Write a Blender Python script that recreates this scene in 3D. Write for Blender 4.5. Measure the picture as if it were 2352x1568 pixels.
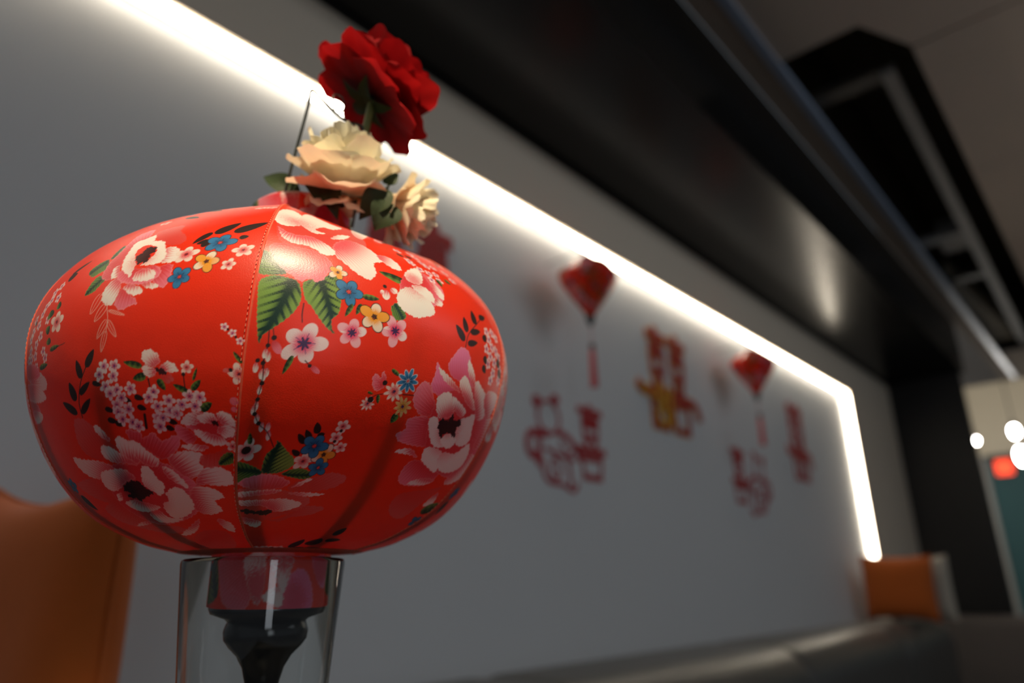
import bpy, bmesh, math, random
import numpy as np
from mathutils import Vector, Matrix

for o in list(bpy.data.objects):
    bpy.data.objects.remove(o)
SC = bpy.context.scene
COL = SC.collection
EYE = 1.05            # camera height above the floor; all heights below are given relative to the eye

# ------------------------------------------------------------------ camera
cam = bpy.data.cameras.new('camera')
cam.sensor_width = 36.0
cam.lens = 1645.0 / 2352.0 * 36.0
cam.clip_start = 0.02
cam.clip_end = 60
cam.dof.use_dof = True
cam.dof.focus_distance = 0.345
cam.dof.aperture_fstop = 4.0
camo = bpy.data.objects.new('camera', cam)
COL.objects.link(camo)
_r = Vector((0.65697022, -0.75367323, -0.0191518))
_d = Vector((0.23553951, 0.22931669, -0.9444231))
_f = Vector((0.71617823, 0.61594685, 0.32817406))
camo.matrix_world = Matrix(((_r.x, -_d.x, -_f.x, 0), (_r.y, -_d.y, -_f.y, 0), (_r.z, -_d.z, -_f.z, EYE), (0, 0, 0, 1)))
SC.camera = camo

# ------------------------------------------------------------------ world, large lights, exposure
w = bpy.data.worlds.new('room_ambient')
SC.world = w
w.use_nodes = True
w.node_tree.nodes['Background'].inputs[0].default_value = (0.80, 0.90, 1.0, 1)
w.node_tree.nodes['Background'].inputs[1].default_value = 0.12
SC.view_settings.view_transform = 'Standard'
SC.view_settings.look = 'None'
SC.view_settings.gamma = 1.0
SC.view_settings.use_curve_mapping = False
SC.view_settings.exposure = 0.0
SC.cycles.max_bounces = 7
SC.cycles.diffuse_bounces = 3
SC.cycles.glossy_bounces = 2
SC.cycles.transmission_bounces = 7
STRIP_STRENGTH = 17.0
ADDED_SPOT_W = 360.0
FAR_LAMP_W = 30.0

# added cool fill for the lantern and its collar, unseen behind the camera
pl = bpy.data.lights.new('window_light', 'AREA'); pl.energy = 0.9; pl.spread = math.radians(60); pl.shape = 'RECTANGLE'; pl.size = 0.5; pl.size_y = 1.4; pl.color = (0.86, 0.93, 1.0)
plo = bpy.data.objects.new('window_light', pl); COL.objects.link(plo)
plo.location = (-0.7, -2.35, EYE + 0.35)
plo.rotation_euler = (Vector((0.24, 0.39, 0.1)) - Vector((-0.7, -2.35, 0.35))).to_track_quat('-Z', 'Y').to_euler()

# added area light to brighten the grey wall, unseen to the right
p2 = bpy.data.lights.new('ceiling_panel_light', 'AREA'); p2.energy = 18.0; p2.shape = 'RECTANGLE'; p2.size = 2.4; p2.size_y = 0.6; p2.color = (0.88, 0.94, 1.0)
p2o = bpy.data.objects.new('ceiling_panel_light', p2); COL.objects.link(p2o)
p2o.location = (2.4, -2.0, EYE + 1.70)
p2o.rotation_euler = (Vector((2.4, 1.25, 0.2)) - Vector((2.4, -2.0, 1.70))).to_track_quat('-Z', 'Y').to_euler()

# ------------------------------------------------------------------ helpers
def link(o, parent=None):
    COL.objects.link(o)
    if parent is not None:
        o.parent = parent
    return o

def thing(name, label, cat, loc=(0, 0, 0), group=None, rot=None):
    o = bpy.data.objects.new(name, None)
    o.empty_display_size = 0.02
    o.location = (loc[0], loc[1], loc[2] + EYE)
    if rot:
        o.rotation_euler = rot
    o['label'] = label
    o['category'] = cat
    if group:
        o['group'] = group
    return link(o)

def mesh(name, verts, faces, mat, parent=None, loc=(0, 0, 0), smooth=False, label=None):
    me = bpy.data.meshes.new(name)
    me.from_pydata([tuple(map(float, v)) for v in verts], [], [tuple(int(i) for i in f) for f in faces])
    me.materials.append(mat)
    if smooth:
        me.polygons.foreach_set('use_smooth', [True] * len(me.polygons))
    me.update()
    o = bpy.data.objects.new(name, me)
    o.location = loc if parent is not None else (loc[0], loc[1], loc[2] + EYE)
    if label:
        o['label'] = label
    return link(o, parent)

def tag(o, label, cat, group=None):
    o['label'] = label
    o['category'] = cat
    if group:
        o['group'] = group
    return o

def structure(o, label):
    o['kind'] = 'structure'
    o['label'] = label
    o['category'] = o.name.split('_')[0].split('.')[0]
    return o

class B:
    """collects shapes for one mesh"""
    def __init__(s):
        s.v = []; s.f = []
    def add(s, v, f):
        k = len(s.v)
        s.v += [tuple(p) for p in v]
        s.f += [tuple(i + k for i in q) for q in f]
        return s
    def box(s, x0, x1, y0, y1, z0, z1):
        v = [(x, y, z) for x in (x0, x1) for y in (y0, y1) for z in (z0, z1)]
        return s.add(v, [(0, 1, 3, 2), (4, 6, 7, 5), (0, 4, 5, 1), (2, 3, 7, 6), (0, 2, 6, 4), (1, 5, 7, 3)])
    def prism(s, pts, axis, a, b):
        """closed outline pts (2D) pushed along an axis from a to b"""
        n = len(pts)
        def P(p, t):
            return {'x': (t, p[0], p[1]), 'y': (p[0], t, p[1]), 'z': (p[0], p[1], t)}[axis]
        v = [P(p, a) for p in pts] + [P(p, b) for p in pts]
        f = [(i, (i + 1) % n, n + (i + 1) % n, n + i) for i in range(n)]
        f += [tuple(range(n))[::-1], tuple(range(n, 2 * n))]
        return s.add(v, f)
    def lathe(s, prof, n=48, c=(0, 0), cap0=True, cap1=True):
        m = len(prof)
        v = []
        for r, z in prof:
            for i in range(n):
                a = 2 * math.pi * i / n
                v.append((c[0] + r * math.cos(a), c[1] + r * math.sin(a), z))
        f = []
        for j in range(m - 1):
            for i in range(n):
                f.append((j * n + i, j * n + (i + 1) % n, (j + 1) * n + (i + 1) % n, (j + 1) * n + i))
        if cap0: f.append(tuple(range(n))[::-1])
        if cap1: f.append(tuple(range((m - 1) * n, m * n)))
        return s.add(v, f)
    def tube(s, pts, r, n=10, cap=True):
        pts = [Vector(p) for p in pts]
        rr = r if isinstance(r, (list, tuple)) else [r] * len(pts)
        v = []; up = Vector((0.31, 0.17, 0.93)).normalized()
        for i, p in enumerate(pts):
            t = (pts[min(i + 1, len(pts) - 1)] - pts[max(i - 1, 0)]).normalized()
            a = t.cross(up)
            if a.length < 1e-3: a = t.cross(Vector((1, 0, 0)))
            a.normalize(); b = t.cross(a)
            for k in range(n):
                q = 2 * math.pi * k / n
                v.append(tuple(p + rr[i] * (math.cos(q) * a + math.sin(q) * b)))
        f = []
        for j in range(len(pts) - 1):
            for i in range(n):
                f.append((j * n + i, j * n + (i + 1) % n, (j + 1) * n + (i + 1) % n, (j + 1) * n + i))
        if cap:
            f.append(tuple(range(n))[::-1]); f.append(tuple(range((len(pts) - 1) * n, len(pts) * n)))
        return s.add(v, f)
    def ball(s, c, r, n=16, m=10, sq=(1, 1, 1)):
        v = []; f = []
        for j in range(m + 1):
            t = math.pi * j / m
            for i in range(n):
                a = 2 * math.pi * i / n
                v.append((c[0] + r * sq[0] * math.sin(t) * math.cos(a), c[1] + r * sq[1] * math.sin(t) * math.sin(a), c[2] + r * sq[2] * math.cos(t)))
        for j in range(m):
            for i in range(n):
                f.append((j * n + i, (j + 1) * n + i, (j + 1) * n + (i + 1) % n, j * n + (i + 1) % n))
        return s.add(v, f)
    def build(s, name, mat, parent=None, loc=(0, 0, 0), smooth=False, bevel=0, label=None):
        o = mesh(name, s.v, s.f, mat, parent, loc, smooth, label)
        bm = bmesh.new(); bm.from_mesh(o.data)
        bmesh.ops.remove_doubles(bm, verts=bm.verts, dist=1e-7)
        bmesh.ops.recalc_face_normals(bm, faces=bm.faces)
        if bevel:
            bmesh.ops.bevel(bm, geom=[e for e in bm.edges if len(e.link_faces) == 2 and e.calc_face_angle(0) > 0.6], offset=bevel, segments=2, affect='EDGES')
        bm.to_mesh(o.data); bm.free()
        if smooth:
            o.data.set_sharp_from_angle(angle=math.radians(50))
        return o

def catmull(P, n=8, closed=False):
    P = np.asarray(P, float)
    if closed:
        Q = np.vstack([P[-1], P, P[0], P[1]]); m = len(P)
    else:
        Q = np.vstack([2 * P[0] - P[1], P, 2 * P[-1] - P[-2]]); m = len(P) - 1
    t = (np.arange(n) / n)[:, None]
    out = []
    for i in range(m):
        a, b, c, d = Q[i:i + 4]
        out.append(.5 * (2 * b + (c - a) * t + (2 * a - 5 * b + 4 * c - d) * t * t + (3 * b - a - 3 * c + d) * t ** 3))
    if not closed: out.append(P[-1:])
    return np.vstack(out)

# ------------------------------------------------------------------ materials
def material(name, color, rough=0.6, metal=0.0, spec=0.5, noise=None, bump=None, sheen=0.0, emit=None, strength=0, coat=0.0):
    """principled surface; noise = (scale, amount) mottles the colour, bump = (scale, strength) adds fine relief"""
    m = bpy.data.materials.new(name)
    m.use_nodes = True
    nt = m.node_tree; N = nt.nodes; L = nt.links
    p = N['Principled BSDF']
    p.inputs['Base Color'].default_value = (*color, 1)
    p.inputs['Roughness'].default_value = rough
    p.inputs['Metallic'].default_value = metal
    p.inputs['Specular IOR Level'].default_value = spec
    p.inputs['Sheen Weight'].default_value = sheen
    p.inputs['Coat Weight'].default_value = coat
    tc = N.new('ShaderNodeTexCoord')
    if noise:
        n = N.new('ShaderNodeTexNoise'); n.inputs['Scale'].default_value = noise[0]; n.inputs['Detail'].default_value = 5
        r = N.new('ShaderNodeMapRange'); r.inputs[3].default_value = 1 - noise[1]; r.inputs[4].default_value = 1 + noise[1]
        x = N.new('ShaderNodeMix'); x.data_type = 'RGBA'; x.blend_type = 'MULTIPLY'; x.inputs[0].default_value = 1
        x.inputs[6].default_value = (*color, 1)
        L.new(tc.outputs['Object'], n.inputs['Vector']); L.new(n.outputs['Fac'], r.inputs[0]); L.new(r.outputs[0], x.inputs[7])
        L.new(x.outputs[2], p.inputs['Base Color'])
    if bump:
        n = N.new('ShaderNodeTexNoise'); n.inputs['Scale'].default_value = bump[0]; n.inputs['Detail'].default_value = 3
        b = N.new('ShaderNodeBump'); b.inputs['Strength'].default_value = bump[1]; b.inputs['Distance'].default_value = 0.002
        L.new(tc.outputs['Object'], n.inputs['Vector']); L.new(n.outputs['Fac'], b.inputs['Height']); L.new(b.outputs[0], p.inputs['Normal'])
    if emit:
        p.inputs['Emission Color'].default_value = (*emit, 1)
        p.inputs['Emission Strength'].default_value = strength
    return m

def printed_cloth(name, rough=0.36, translucent=0.36, weave=0.10):
    """satin whose printed flowers come from the cloth's own colour layer"""
    m = bpy.data.materials.new(name)
    m.use_nodes = True
    nt = m.node_tree; N = nt.nodes; L = nt.links
    p = N['Principled BSDF']; out = N['Material Output']
    a = N.new('ShaderNodeVertexColor'); a.layer_name = 'print'
    p.inputs['Roughness'].default_value = rough
    p.inputs['Specular IOR Level'].default_value = 0.55
    p.inputs['Sheen Weight'].default_value = 0.06
    p.inputs['Sheen Roughness'].default_value = 0.4
    tr = N.new('ShaderNodeBsdfTranslucent'); mx = N.new('ShaderNodeMixShader'); mx.inputs[0].default_value = translucent
    L.new(a.outputs['Color'], p.inputs['Base Color']); L.new(a.outputs['Color'], tr.inputs['Color'])
    tc = N.new('ShaderNodeTexCoord'); wv = N.new('ShaderNodeTexNoise'); wv.inputs['Scale'].default_value = 1500
    nz = N.new('ShaderNodeTexNoise'); nz.inputs['Scale'].default_value = 30; nz.inputs['Detail'].default_value = 2
    b = N.new('ShaderNodeBump'); b.inputs['Strength'].default_value = weave; b.inputs['Distance'].default_value = 0.0006
    b2 = N.new('ShaderNodeBump'); b2.inputs['Strength'].default_value = 0.18; b2.inputs['Distance'].default_value = 0.004
    L.new(tc.outputs['Object'], wv.inputs['Vector']); L.new(wv.outputs['Fac'], b.inputs['Height'])
    L.new(tc.outputs['Object'], nz.inputs['Vector']); L.new(nz.outputs['Fac'], b2.inputs['Height'])
    L.new(b2.outputs[0], b.inputs['Normal']); L.new(b.outputs[0], p.inputs['Normal'])
    L.new(p.outputs[0], mx.inputs[1]); L.new(tr.outputs[0], mx.inputs[2]); L.new(mx.outputs[0], out.inputs['Surface'])
    return m

def petal_material(name, col_base, col_tip, translucent=0.3, rough=0.6):
    """silk petal: colour runs from base to rim by the petal's own colour layer"""
    m = bpy.data.materials.new(name); m.use_nodes = True
    nt = m.node_tree; N = nt.nodes; L = nt.links
    p = N['Principled BSDF']; out = N['Material Output']
    a = N.new('ShaderNodeVertexColor'); a.layer_name = 'along'
    rp = N.new('ShaderNodeMix'); rp.data_type = 'RGBA'
    rp.inputs[6].default_value = (*col_base, 1); rp.inputs[7].default_value = (*col_tip, 1)
    sp = N.new('ShaderNodeSeparateColor')
    L.new(a.outputs['Color'], sp.inputs[0]); L.new(sp.outputs[0], rp.inputs[0])
    tr = N.new('ShaderNodeBsdfTranslucent'); mx = N.new('ShaderNodeMixShader'); mx.inputs[0].default_value = translucent
    tc = N.new('ShaderNodeTexCoord'); nz = N.new('ShaderNodeTexNoise'); nz.inputs['Scale'].default_value = 180; nz.inputs['Detail'].default_value = 3
    b = N.new('ShaderNodeBump'); b.inputs['Strength'].default_value = 0.25; b.inputs['Distance'].default_value = 0.001
    L.new(tc.outputs['Object'], nz.inputs['Vector']); L.new(nz.outputs['Fac'], b.inputs['Height']); L.new(b.outputs[0], p.inputs['Normal'])
    p.inputs['Roughness'].default_value = rough; p.inputs['Specular IOR Level'].default_value = 0.25
    L.new(rp.outputs[2], p.inputs['Base Color']); L.new(rp.outputs[2], tr.inputs['Color'])
    L.new(p.outputs[0], mx.inputs[1]); L.new(tr.outputs[0], mx.inputs[2]); L.new(mx.outputs[0], out.inputs['Surface'])
    return m

def glass_material(name):
    m = bpy.data.materials.new(name); m.use_nodes = True
    p = m.node_tree.nodes['Principled BSDF']
    p.inputs['Base Color'].default_value = (0.96, 0.98, 0.97, 1)
    p.inputs['Roughness'].default_value = 0.01
    p.inputs['IOR'].default_value = 1.48
    p.inputs['Transmission Weight'].default_value = 1.0
    return m

M = dict(
    wall=material('wall_paint', (0.68, 0.69, 0.70), 0.75, noise=(3, 0.02), bump=(160, 0.08)),
    panel=material('beige_panel_paint', (0.82, 0.70, 0.56), 0.75, noise=(3, 0.02), bump=(160, 0.08)),  # beige holds the warm light of the strip on the raised panels
    black=material('black_lacquer', (0.006, 0.006, 0.006), 0.27, spec=0.26, noise=(6, 0.15)),
    blackmatt=material('black_column_paint', (0.012, 0.012, 0.013), 0.5, noise=(5, 0.15)),
    ceiling=material('ceiling_board', (0.68, 0.57, 0.48), 0.85, noise=(4, 0.04)),
    void=material('ceiling_void', (0.13, 0.11, 0.08), 0.9, noise=(6, 0.3)),
    rail=material('painted_rail', (0.42, 0.41, 0.40), 0.5, noise=(8, 0.05)),
    bluemetal=material('blue_grey_metal', (0.50, 0.60, 0.78), 0.35, metal=0.2, noise=(8, 0.05)),
    floor=material('floor_boards', (0.10, 0.085, 0.07), 0.45, noise=(5, 0.2)),
    leather=material('dark_leather', (0.085, 0.083, 0.078), 0.38, noise=(9, 0.12), bump=(140, 0.2)),
    taupe=material('taupe_upholstery', (0.17, 0.145, 0.13), 0.75, noise=(40, 0.1), bump=(300, 0.2)),
    orange=material('orange_cushion_cloth', (0.50, 0.105, 0.006), 0.85, sheen=0.15, noise=(60, 0.06), bump=(400, 0.25)),
    beige=material('beige_cushion_cloth', (0.45, 0.42, 0.36), 0.85, noise=(60, 0.05), bump=(400, 0.25)),
    teal=material('teal_wall_paint', (0.02, 0.085, 0.10), 0.7, noise=(3, 0.05)),
    cream=material('far_wall_paint', (0.62, 0.57, 0.47), 0.8, noise=(2, 0.03)),
    grey=material('grey_door_frame', (0.30, 0.31, 0.31), 0.5, noise=(5, 0.04)),
    red=material('red_paper', (0.42, 0.012, 0.014), 0.55, noise=(40, 0.1)),
    rose=material('rose_red_paper', (0.42, 0.03, 0.04), 0.6, noise=(40, 0.1)),
    gold=material('gold_foil', (0.80, 0.42, 0.04), 0.35, metal=0.35, noise=(40, 0.1)),
    alu=material('aluminium_channel', (0.6, 0.6, 0.6), 0.4, metal=0.8, noise=(20, 0.05)),
    led=material('led_diffuser', (0.9, 0.9, 0.88), 0.5, emit=(1.0, 0.88, 0.70), strength=STRIP_STRENGTH, noise=(30, 0.01)),
    bulb=material('lamp_globe', (0.9, 0.9, 0.9), 0.4, emit=(1.0, 0.97, 0.92), strength=60, noise=(30, 0.01)),
    sign=material('lit_red_sign', (0.8, 0.05, 0.02), 0.5, emit=(1.0, 0.07, 0.02), strength=1.6, noise=(30, 0.02)),
    cord=material('dark_cord', (0.02, 0.02, 0.02), 0.6, noise=(90, 0.1)),
    wire=material('green_grey_wire', (0.05, 0.055, 0.045), 0.4, metal=0.5, noise=(200, 0.1)),
    gloss=material('black_turned_wood', (0.008, 0.008, 0.009), 0.2, spec=0.4, noise=(40, 0.2)),
    rib=material('bamboo_rib', (0.09, 0.05, 0.02), 0.7, noise=(60, 0.2)),
    thread=material('seam_thread', (0.60, 0.07, 0.03), 0.6, noise=(400, 0.3)),
    stitch=material('stitch_thread', (0.72, 0.20, 0.12), 0.6, noise=(400, 0.3)),
    cloth=printed_cloth('floral_satin'),
    tassel=material('tassel_thread', (0.50, 0.05, 0.06), 0.7, noise=(300, 0.2)),
    table=material('dark_table_top', (0.03, 0.028, 0.026), 0.4, noise=(12, 0.2)),
    glass=glass_material('clear_glass'),
    redpetal=petal_material('red_silk_petal', (0.12, 0.002, 0.004), (0.42, 0.008, 0.010)),
    creampetal=petal_material('cream_silk_petal', (0.85, 0.45, 0.22), (0.88, 0.83, 0.64)),
    leaf=material('silk_leaf', (0.022, 0.036, 0.012), 0.6, spec=0.2, noise=(120, 0.25), bump=(200, 0.3)),
    stem=material('silk_stem', (0.14, 0.17, 0.055), 0.55, noise=(120, 0.2)),
)

# ------------------------------------------------------------------ the printed cloth
# Motifs of the print, in tenths of a millimetre on one flat lantern gore (u from its middle line, v up from its hem).
# P petal (first point = heart of the flower), G veined leaf (midrib, outline), L small leaf or bud, B blossom, S stroke, D dot.
PRINT_A = '''
Gg -79 1749 -177 1681 -185 1691 -157 1734 -87 1758 -57 1691 -96 1669 -132 1654
Gg -43 1635 -137 1552 -137 1552 -123 1608 -88 1651 -30 1626 -53 1586 -84 1558
Gg -63 1752 -51 1860 -75 1755 -72 1814 -51 1860 -22 1798 -40 1764
Pf 157 1715 81 1930 120 1980 200 1998 230 1921 295 1860 311 1804 251 1792 173 1835
Pw 157 1715 221 1749 260 1780 305 1764 335 1718 332 1678 277 1669 239 1688
Pp 157 1715 -59 1632 -62 1724 -41 1792 -39 1869 -42 1964 29 1998 80 1844 34 1777 30 1706 33 1641 15 1611
Pp 157 1715 254 1611 270 1654 322 1657 334 1620 339 1562 312 1531 262 1555
Pw 157 1715 -8 1506 -11 1558 19 1601 59 1617 86 1565 81 1512 62 1475 30 1475
Pp 157 1715 75 1475 84 1525 103 1555 142 1522 193 1479 197 1460 165 1457 133 1442 104 1445
Pw 157 1715 108 1546 127 1571 189 1549 219 1522 199 1509 167 1506
Pp 157 1715 33 1641 80 1663 158 1651 242 1657 282 1608 221 1558 118 1574 69 1592
Pw 157 1715 142 1589 147 1632 186 1648 248 1626 255 1589 216 1574 167 1580
Pw 157 1715 209 1549 216 1565 274 1555 292 1534 255 1531
Pw 157 1715 2 1626 -5 1681 23 1691 42 1641 31 1614
PW 157 1715 53 1660 29 1721 21 1798 14 1863 58 1887 101 1912 130 1835 79 1801 83 1746 119 1688 122 1641 120 1608 90 1632
PW 157 1715 96 1832 137 1847 196 1832 233 1777 263 1724 259 1684 221 1666 148 1672 178 1697 198 1743 177 1792
Pk 147 1731 96 1727 110 1749 121 1767 126 1795 177 1789 189 1752 174 1740 181 1703 171 1684 151 1691 136 1678
Lo -18 1540 -66 1445 47
Lo 29 1482 -32 1405 45
Lo 45 1405 -6 1322 37
Lo 50 1399 107 1316 28
Lo 45 1352 23 1257 30
Lo 47 1448 142 1414 14
Sw 3 29 1488 50 1399 45 1346
Ld 416 1881 364 1789 44
Ld 438 1866 501 1983 69
Ld 523 1878 627 1992 77
Ld 434 1814 384 1786 37
Ld 568 1832 607 1844 41
Ld 419 1764 447 1823 41
Bw5 367 1715 57 200
By5 482 1666 62 50
Bw5 624 1740 48 400
Bw5 589 1648 35 100
Bb5 496 1792 70 100
Bb5 382 1583 56 500
Ld 103 2161 204 2112 52
Ld 113 2330 243 2250 61
Bb5 51 2305 66 0
Bw5 -65 2268 41 0
Bw5 10 2106 33 300
Bw5 452 2256 27 0
Bw5 499 2268 27 200
By5 246 2379 42 0
Ln 152 2345 219 2376 17
Ld -368 1703 -300 1724 59
Ld -363 1737 -239 1798 30
Bs5 -409 1675 28 0
Bs5 -458 1651 28 230
Bs5 -459 1605 28 460
Bs5 -499 1580 28 690
Bs5 -519 1543 28 920
Bs5 -609 1534 28 1150
Bs5 -610 1472 28 1380
Bs5 -636 1439 28 1610
Bs5 -488 1423 28 1840
Bs5 -534 1389 28 2070
Bs5 -621 1377 28 2300
Bs5 -438 1337 27 2530
Bs5 -602 1328 28 2760
Bs5 -626 1282 28 2990
Bs5 -458 1205 27 3220
Bs5 -568 1220 28 3450
Bs5 -536 1177 28 3680
Bs5 -413 1300 27 3910
Bs5 -537 1488 28 4140
Bs5 -428 1494 28 4370
Bs5 -655 1334 28 4600
Bs5 -521 1273 28 4830
Bs5 -382 1598 28 5060
Bs5 -542 1334 28 5290
Bw5 -324 1457 58 150
Pw -635 1223 -735 1288 -597 1300 -433 1217 -399 1177 -429 1147 -561 1186
Pw -635 1223 -767 1230 -535 1196 -448 1143 -426 1107 -529 1104 -714 1153
Pp -635 1223 -795 1162 -573 1110 -520 1045 -554 1014 -686 1030 -772 1091
Pw -635 1223 -663 1085 -514 1051 -532 1017 -627 1021
Pp -635 1223 -761 1316 -623 1313 -505 1273 -488 1220 -659 1242
Ln -335 1525 -345 1568 44
Ln -399 1494 -413 1537 71
Ln -419 1420 -388 1451 54
Ln -384 1356 -380 1392 51
Ln -364 1328 -280 1334 29
Ln -476 1263 -384 1263 34
Dk -592 1512 13
Sk 4 -308 1328 -232 1337
Ld -72 1199 -22 1276 48
Ld -107 1153 -139 1242 45
Ld -130 1082 -54 1131 39
Ld -162 1057 -199 1147 51
Ld -136 993 -63 1054 42
Ld -169 996 -269 1064 44
Sk 6 -137 974 -142 1048 -113 1137 -72 1202
Ln 244 1171 149 1199 35
Ln 260 1128 194 1119 44
Ln 318 1110 347 1057 35
Ln 452 1045 386 1082 32
Ln 468 1054 513 1100 33
Ln 479 1097 501 1153 16
Sk 5 438 1125 439 1067
Sk 6 271 1113 275 1076
Pf 330 1147 337 1128 380 1128 390 1100 363 1088 337 1104
Pw 330 1147 243 1214 258 1242 294 1242 326 1214 330 1180 299 1165 263 1177
Pw 330 1147 244 1168 271 1171 314 1150 295 1122 260 1128
Pw 330 1147 334 1168 369 1186 400 1171 415 1140 380 1137 341 1143
Pk 334 1143 310 1159 342 1156 361 1137 345 1125 322 1137
Bw5 455 1156 31 100
Dk 438 1125 9
Ld 127 1036 173 1017 28
Ld 191 1039 237 1024 30
Ld 20 999 69 981 29
Ld 199 993 243 977 30
Ld 23 947 75 931 31
Ld -38 1125 17 1107 28
Ld 64 928 112 913 32
Ld 320 891 358 876 30
Ld 340 919 378 904 30
Sk 13 228 953 223 891
Ln 493 962 549 996 43
Bs5 39 1190 33 0
Bs5 10 1156 33 310
Bs5 98 1186 33 620
Bs5 89 1140 33 930
Bs5 41 1097 33 1240
Bs5 103 1076 33 1550
Bs5 123 1039 33 1860
Bs5 91 1008 33 2170
Bs5 176 1076 33 2480
Bs5 151 984 33 2790
Bs5 92 974 33 3100
Bs5 108 941 33 3410
Bs5 159 922 33 3720
Bs5 184 901 33 4030
Bs5 290 1054 32 4340
Bs5 299 987 32 4650
Bs5 356 1011 32 4960
Bs5 357 965 32 5270
Bs5 414 990 32 5580
Bs5 455 1027 32 5890
Bs5 499 1021 32 6200
Bs5 290 934 32 6510
Bs5 292 894 33 6820
Bs5 382 950 32 7130
Bs5 473 981 32 7440
Bs5 62 1064 33 7750
Bs5 263 1030 32 8060
Bs5 315 934 32 8370
Pf 65 563 -203 968 -140 968 -81 925 -25 864 28 815 27 772 -52 756 -146 775 -202 824 -220 885
Pp 65 563 112 891 184 873 195 845 252 870 282 827 360 851 367 808 318 759 253 735 197 787 128 836
Pw 65 563 -77 925 -44 922 8 855 -13 848 -58 882
Pf 65 563 -381 661 -214 673 -106 630 -72 556 -130 513 -236 535 -345 602
Pf 65 563 -274 492 -141 526 -64 489 -23 430 -26 329 84 304 116 258 -20 240 -164 317 -267 400
Pf 65 563 93 178 206 252 303 231 256 101 175 0 76 0 25 46
Pp 65 563 -52 719 93 722 248 719 355 630 370 507 216 375 10 326 -90 436 -123 578
Pw 65 563 -307 796 -231 778 -113 756 -39 725 -13 685 -87 658 -191 670 -273 719
Pw 65 563 -60 827 -7 818 47 778 103 744 116 713 60 725 -21 741 -69 781
Pw 65 563 43 858 85 855 129 808 146 747 126 719 86 744 39 799
Pw 65 563 111 836 156 827 197 781 239 735 211 698 156 716 116 772
Pw 65 563 282 732 335 765 404 772 458 747 425 710 437 682 370 630 317 655
Pw 65 563 425 673 496 689 549 655 535 593 471 584 410 593 360 587
Pw 65 563 240 698 278 685 314 630 324 572 285 599 246 642
PW 65 563 136 704 178 692 192 636 211 596 165 538 134 566 101 612
Pw 65 563 -128 695 -60 704 32 698 76 646 16 633 -70 590 -128 596 -151 642
Pw 65 563 325 563 389 581 447 559 462 516 408 489 405 424 324 393 280 440
PW 65 563 196 553 271 584 302 529 291 461 226 400 134 369 121 418 141 483 189 507
Pw 65 563 -78 510 2 523 58 498 112 464 29 436 -43 455
Pw 65 563 18 427 88 443 102 384 171 366 94 338 15 353
Pw 65 563 47 218 160 298 251 360 178 267 98 215
Pw 65 563 335 357 379 317 344 231 316 261
Pw 65 563 -172 332 -88 363 -10 357 -83 335
Pw 65 563 -97 566 -61 572 -83 529 -113 532
Pk 53 575 -8 618 44 636 89 621 98 593 131 556 74 535 32 510 16 529 -32 544 -4 569 -32 584
Pp 545 885 363 898 419 876 449 833 415 805 369 836
Pf 545 885 437 741 521 762 598 790 514 695 444 689
Pp 545 885 401 916 483 941 575 941 633 901 614 833 534 818 452 855
Pw 545 885 393 904 425 944 474 956 505 941 490 907 435 894
Pw 545 885 472 934 525 953 558 925 540 901 483 907
Pw 545 885 561 947 602 953 633 919 630 885 578 894
Pw 545 885 547 873 596 894 625 873 619 845 572 833
Pw 545 885 443 873 495 861 565 833 576 802 517 796 466 827
Pw 545 885 365 793 415 805 495 790 444 768
Pk 547 904 524 916 555 907 563 888 546 891
Gg 585 747 508 698 509 704 549 753 591 759 579 710 536 695
Bs5 622 1337 19 0
Bs5 658 1309 19 400
Bs5 692 1273 19 800
Dk 638 1325 6
Dk 673 1291 6
Ln 698 1174 662 1226 23
Bw5 682 1125 49 300
Lf 652 1143 613 1140 21
Dk 648 1143 9
Dp 647 1002 19
Dp 641 965 13
Dk 642 928 6
Bw5 598 790 29 0
Bb5 -458 661 45 0
Ld -438 596 -365 492 57
'''
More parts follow.
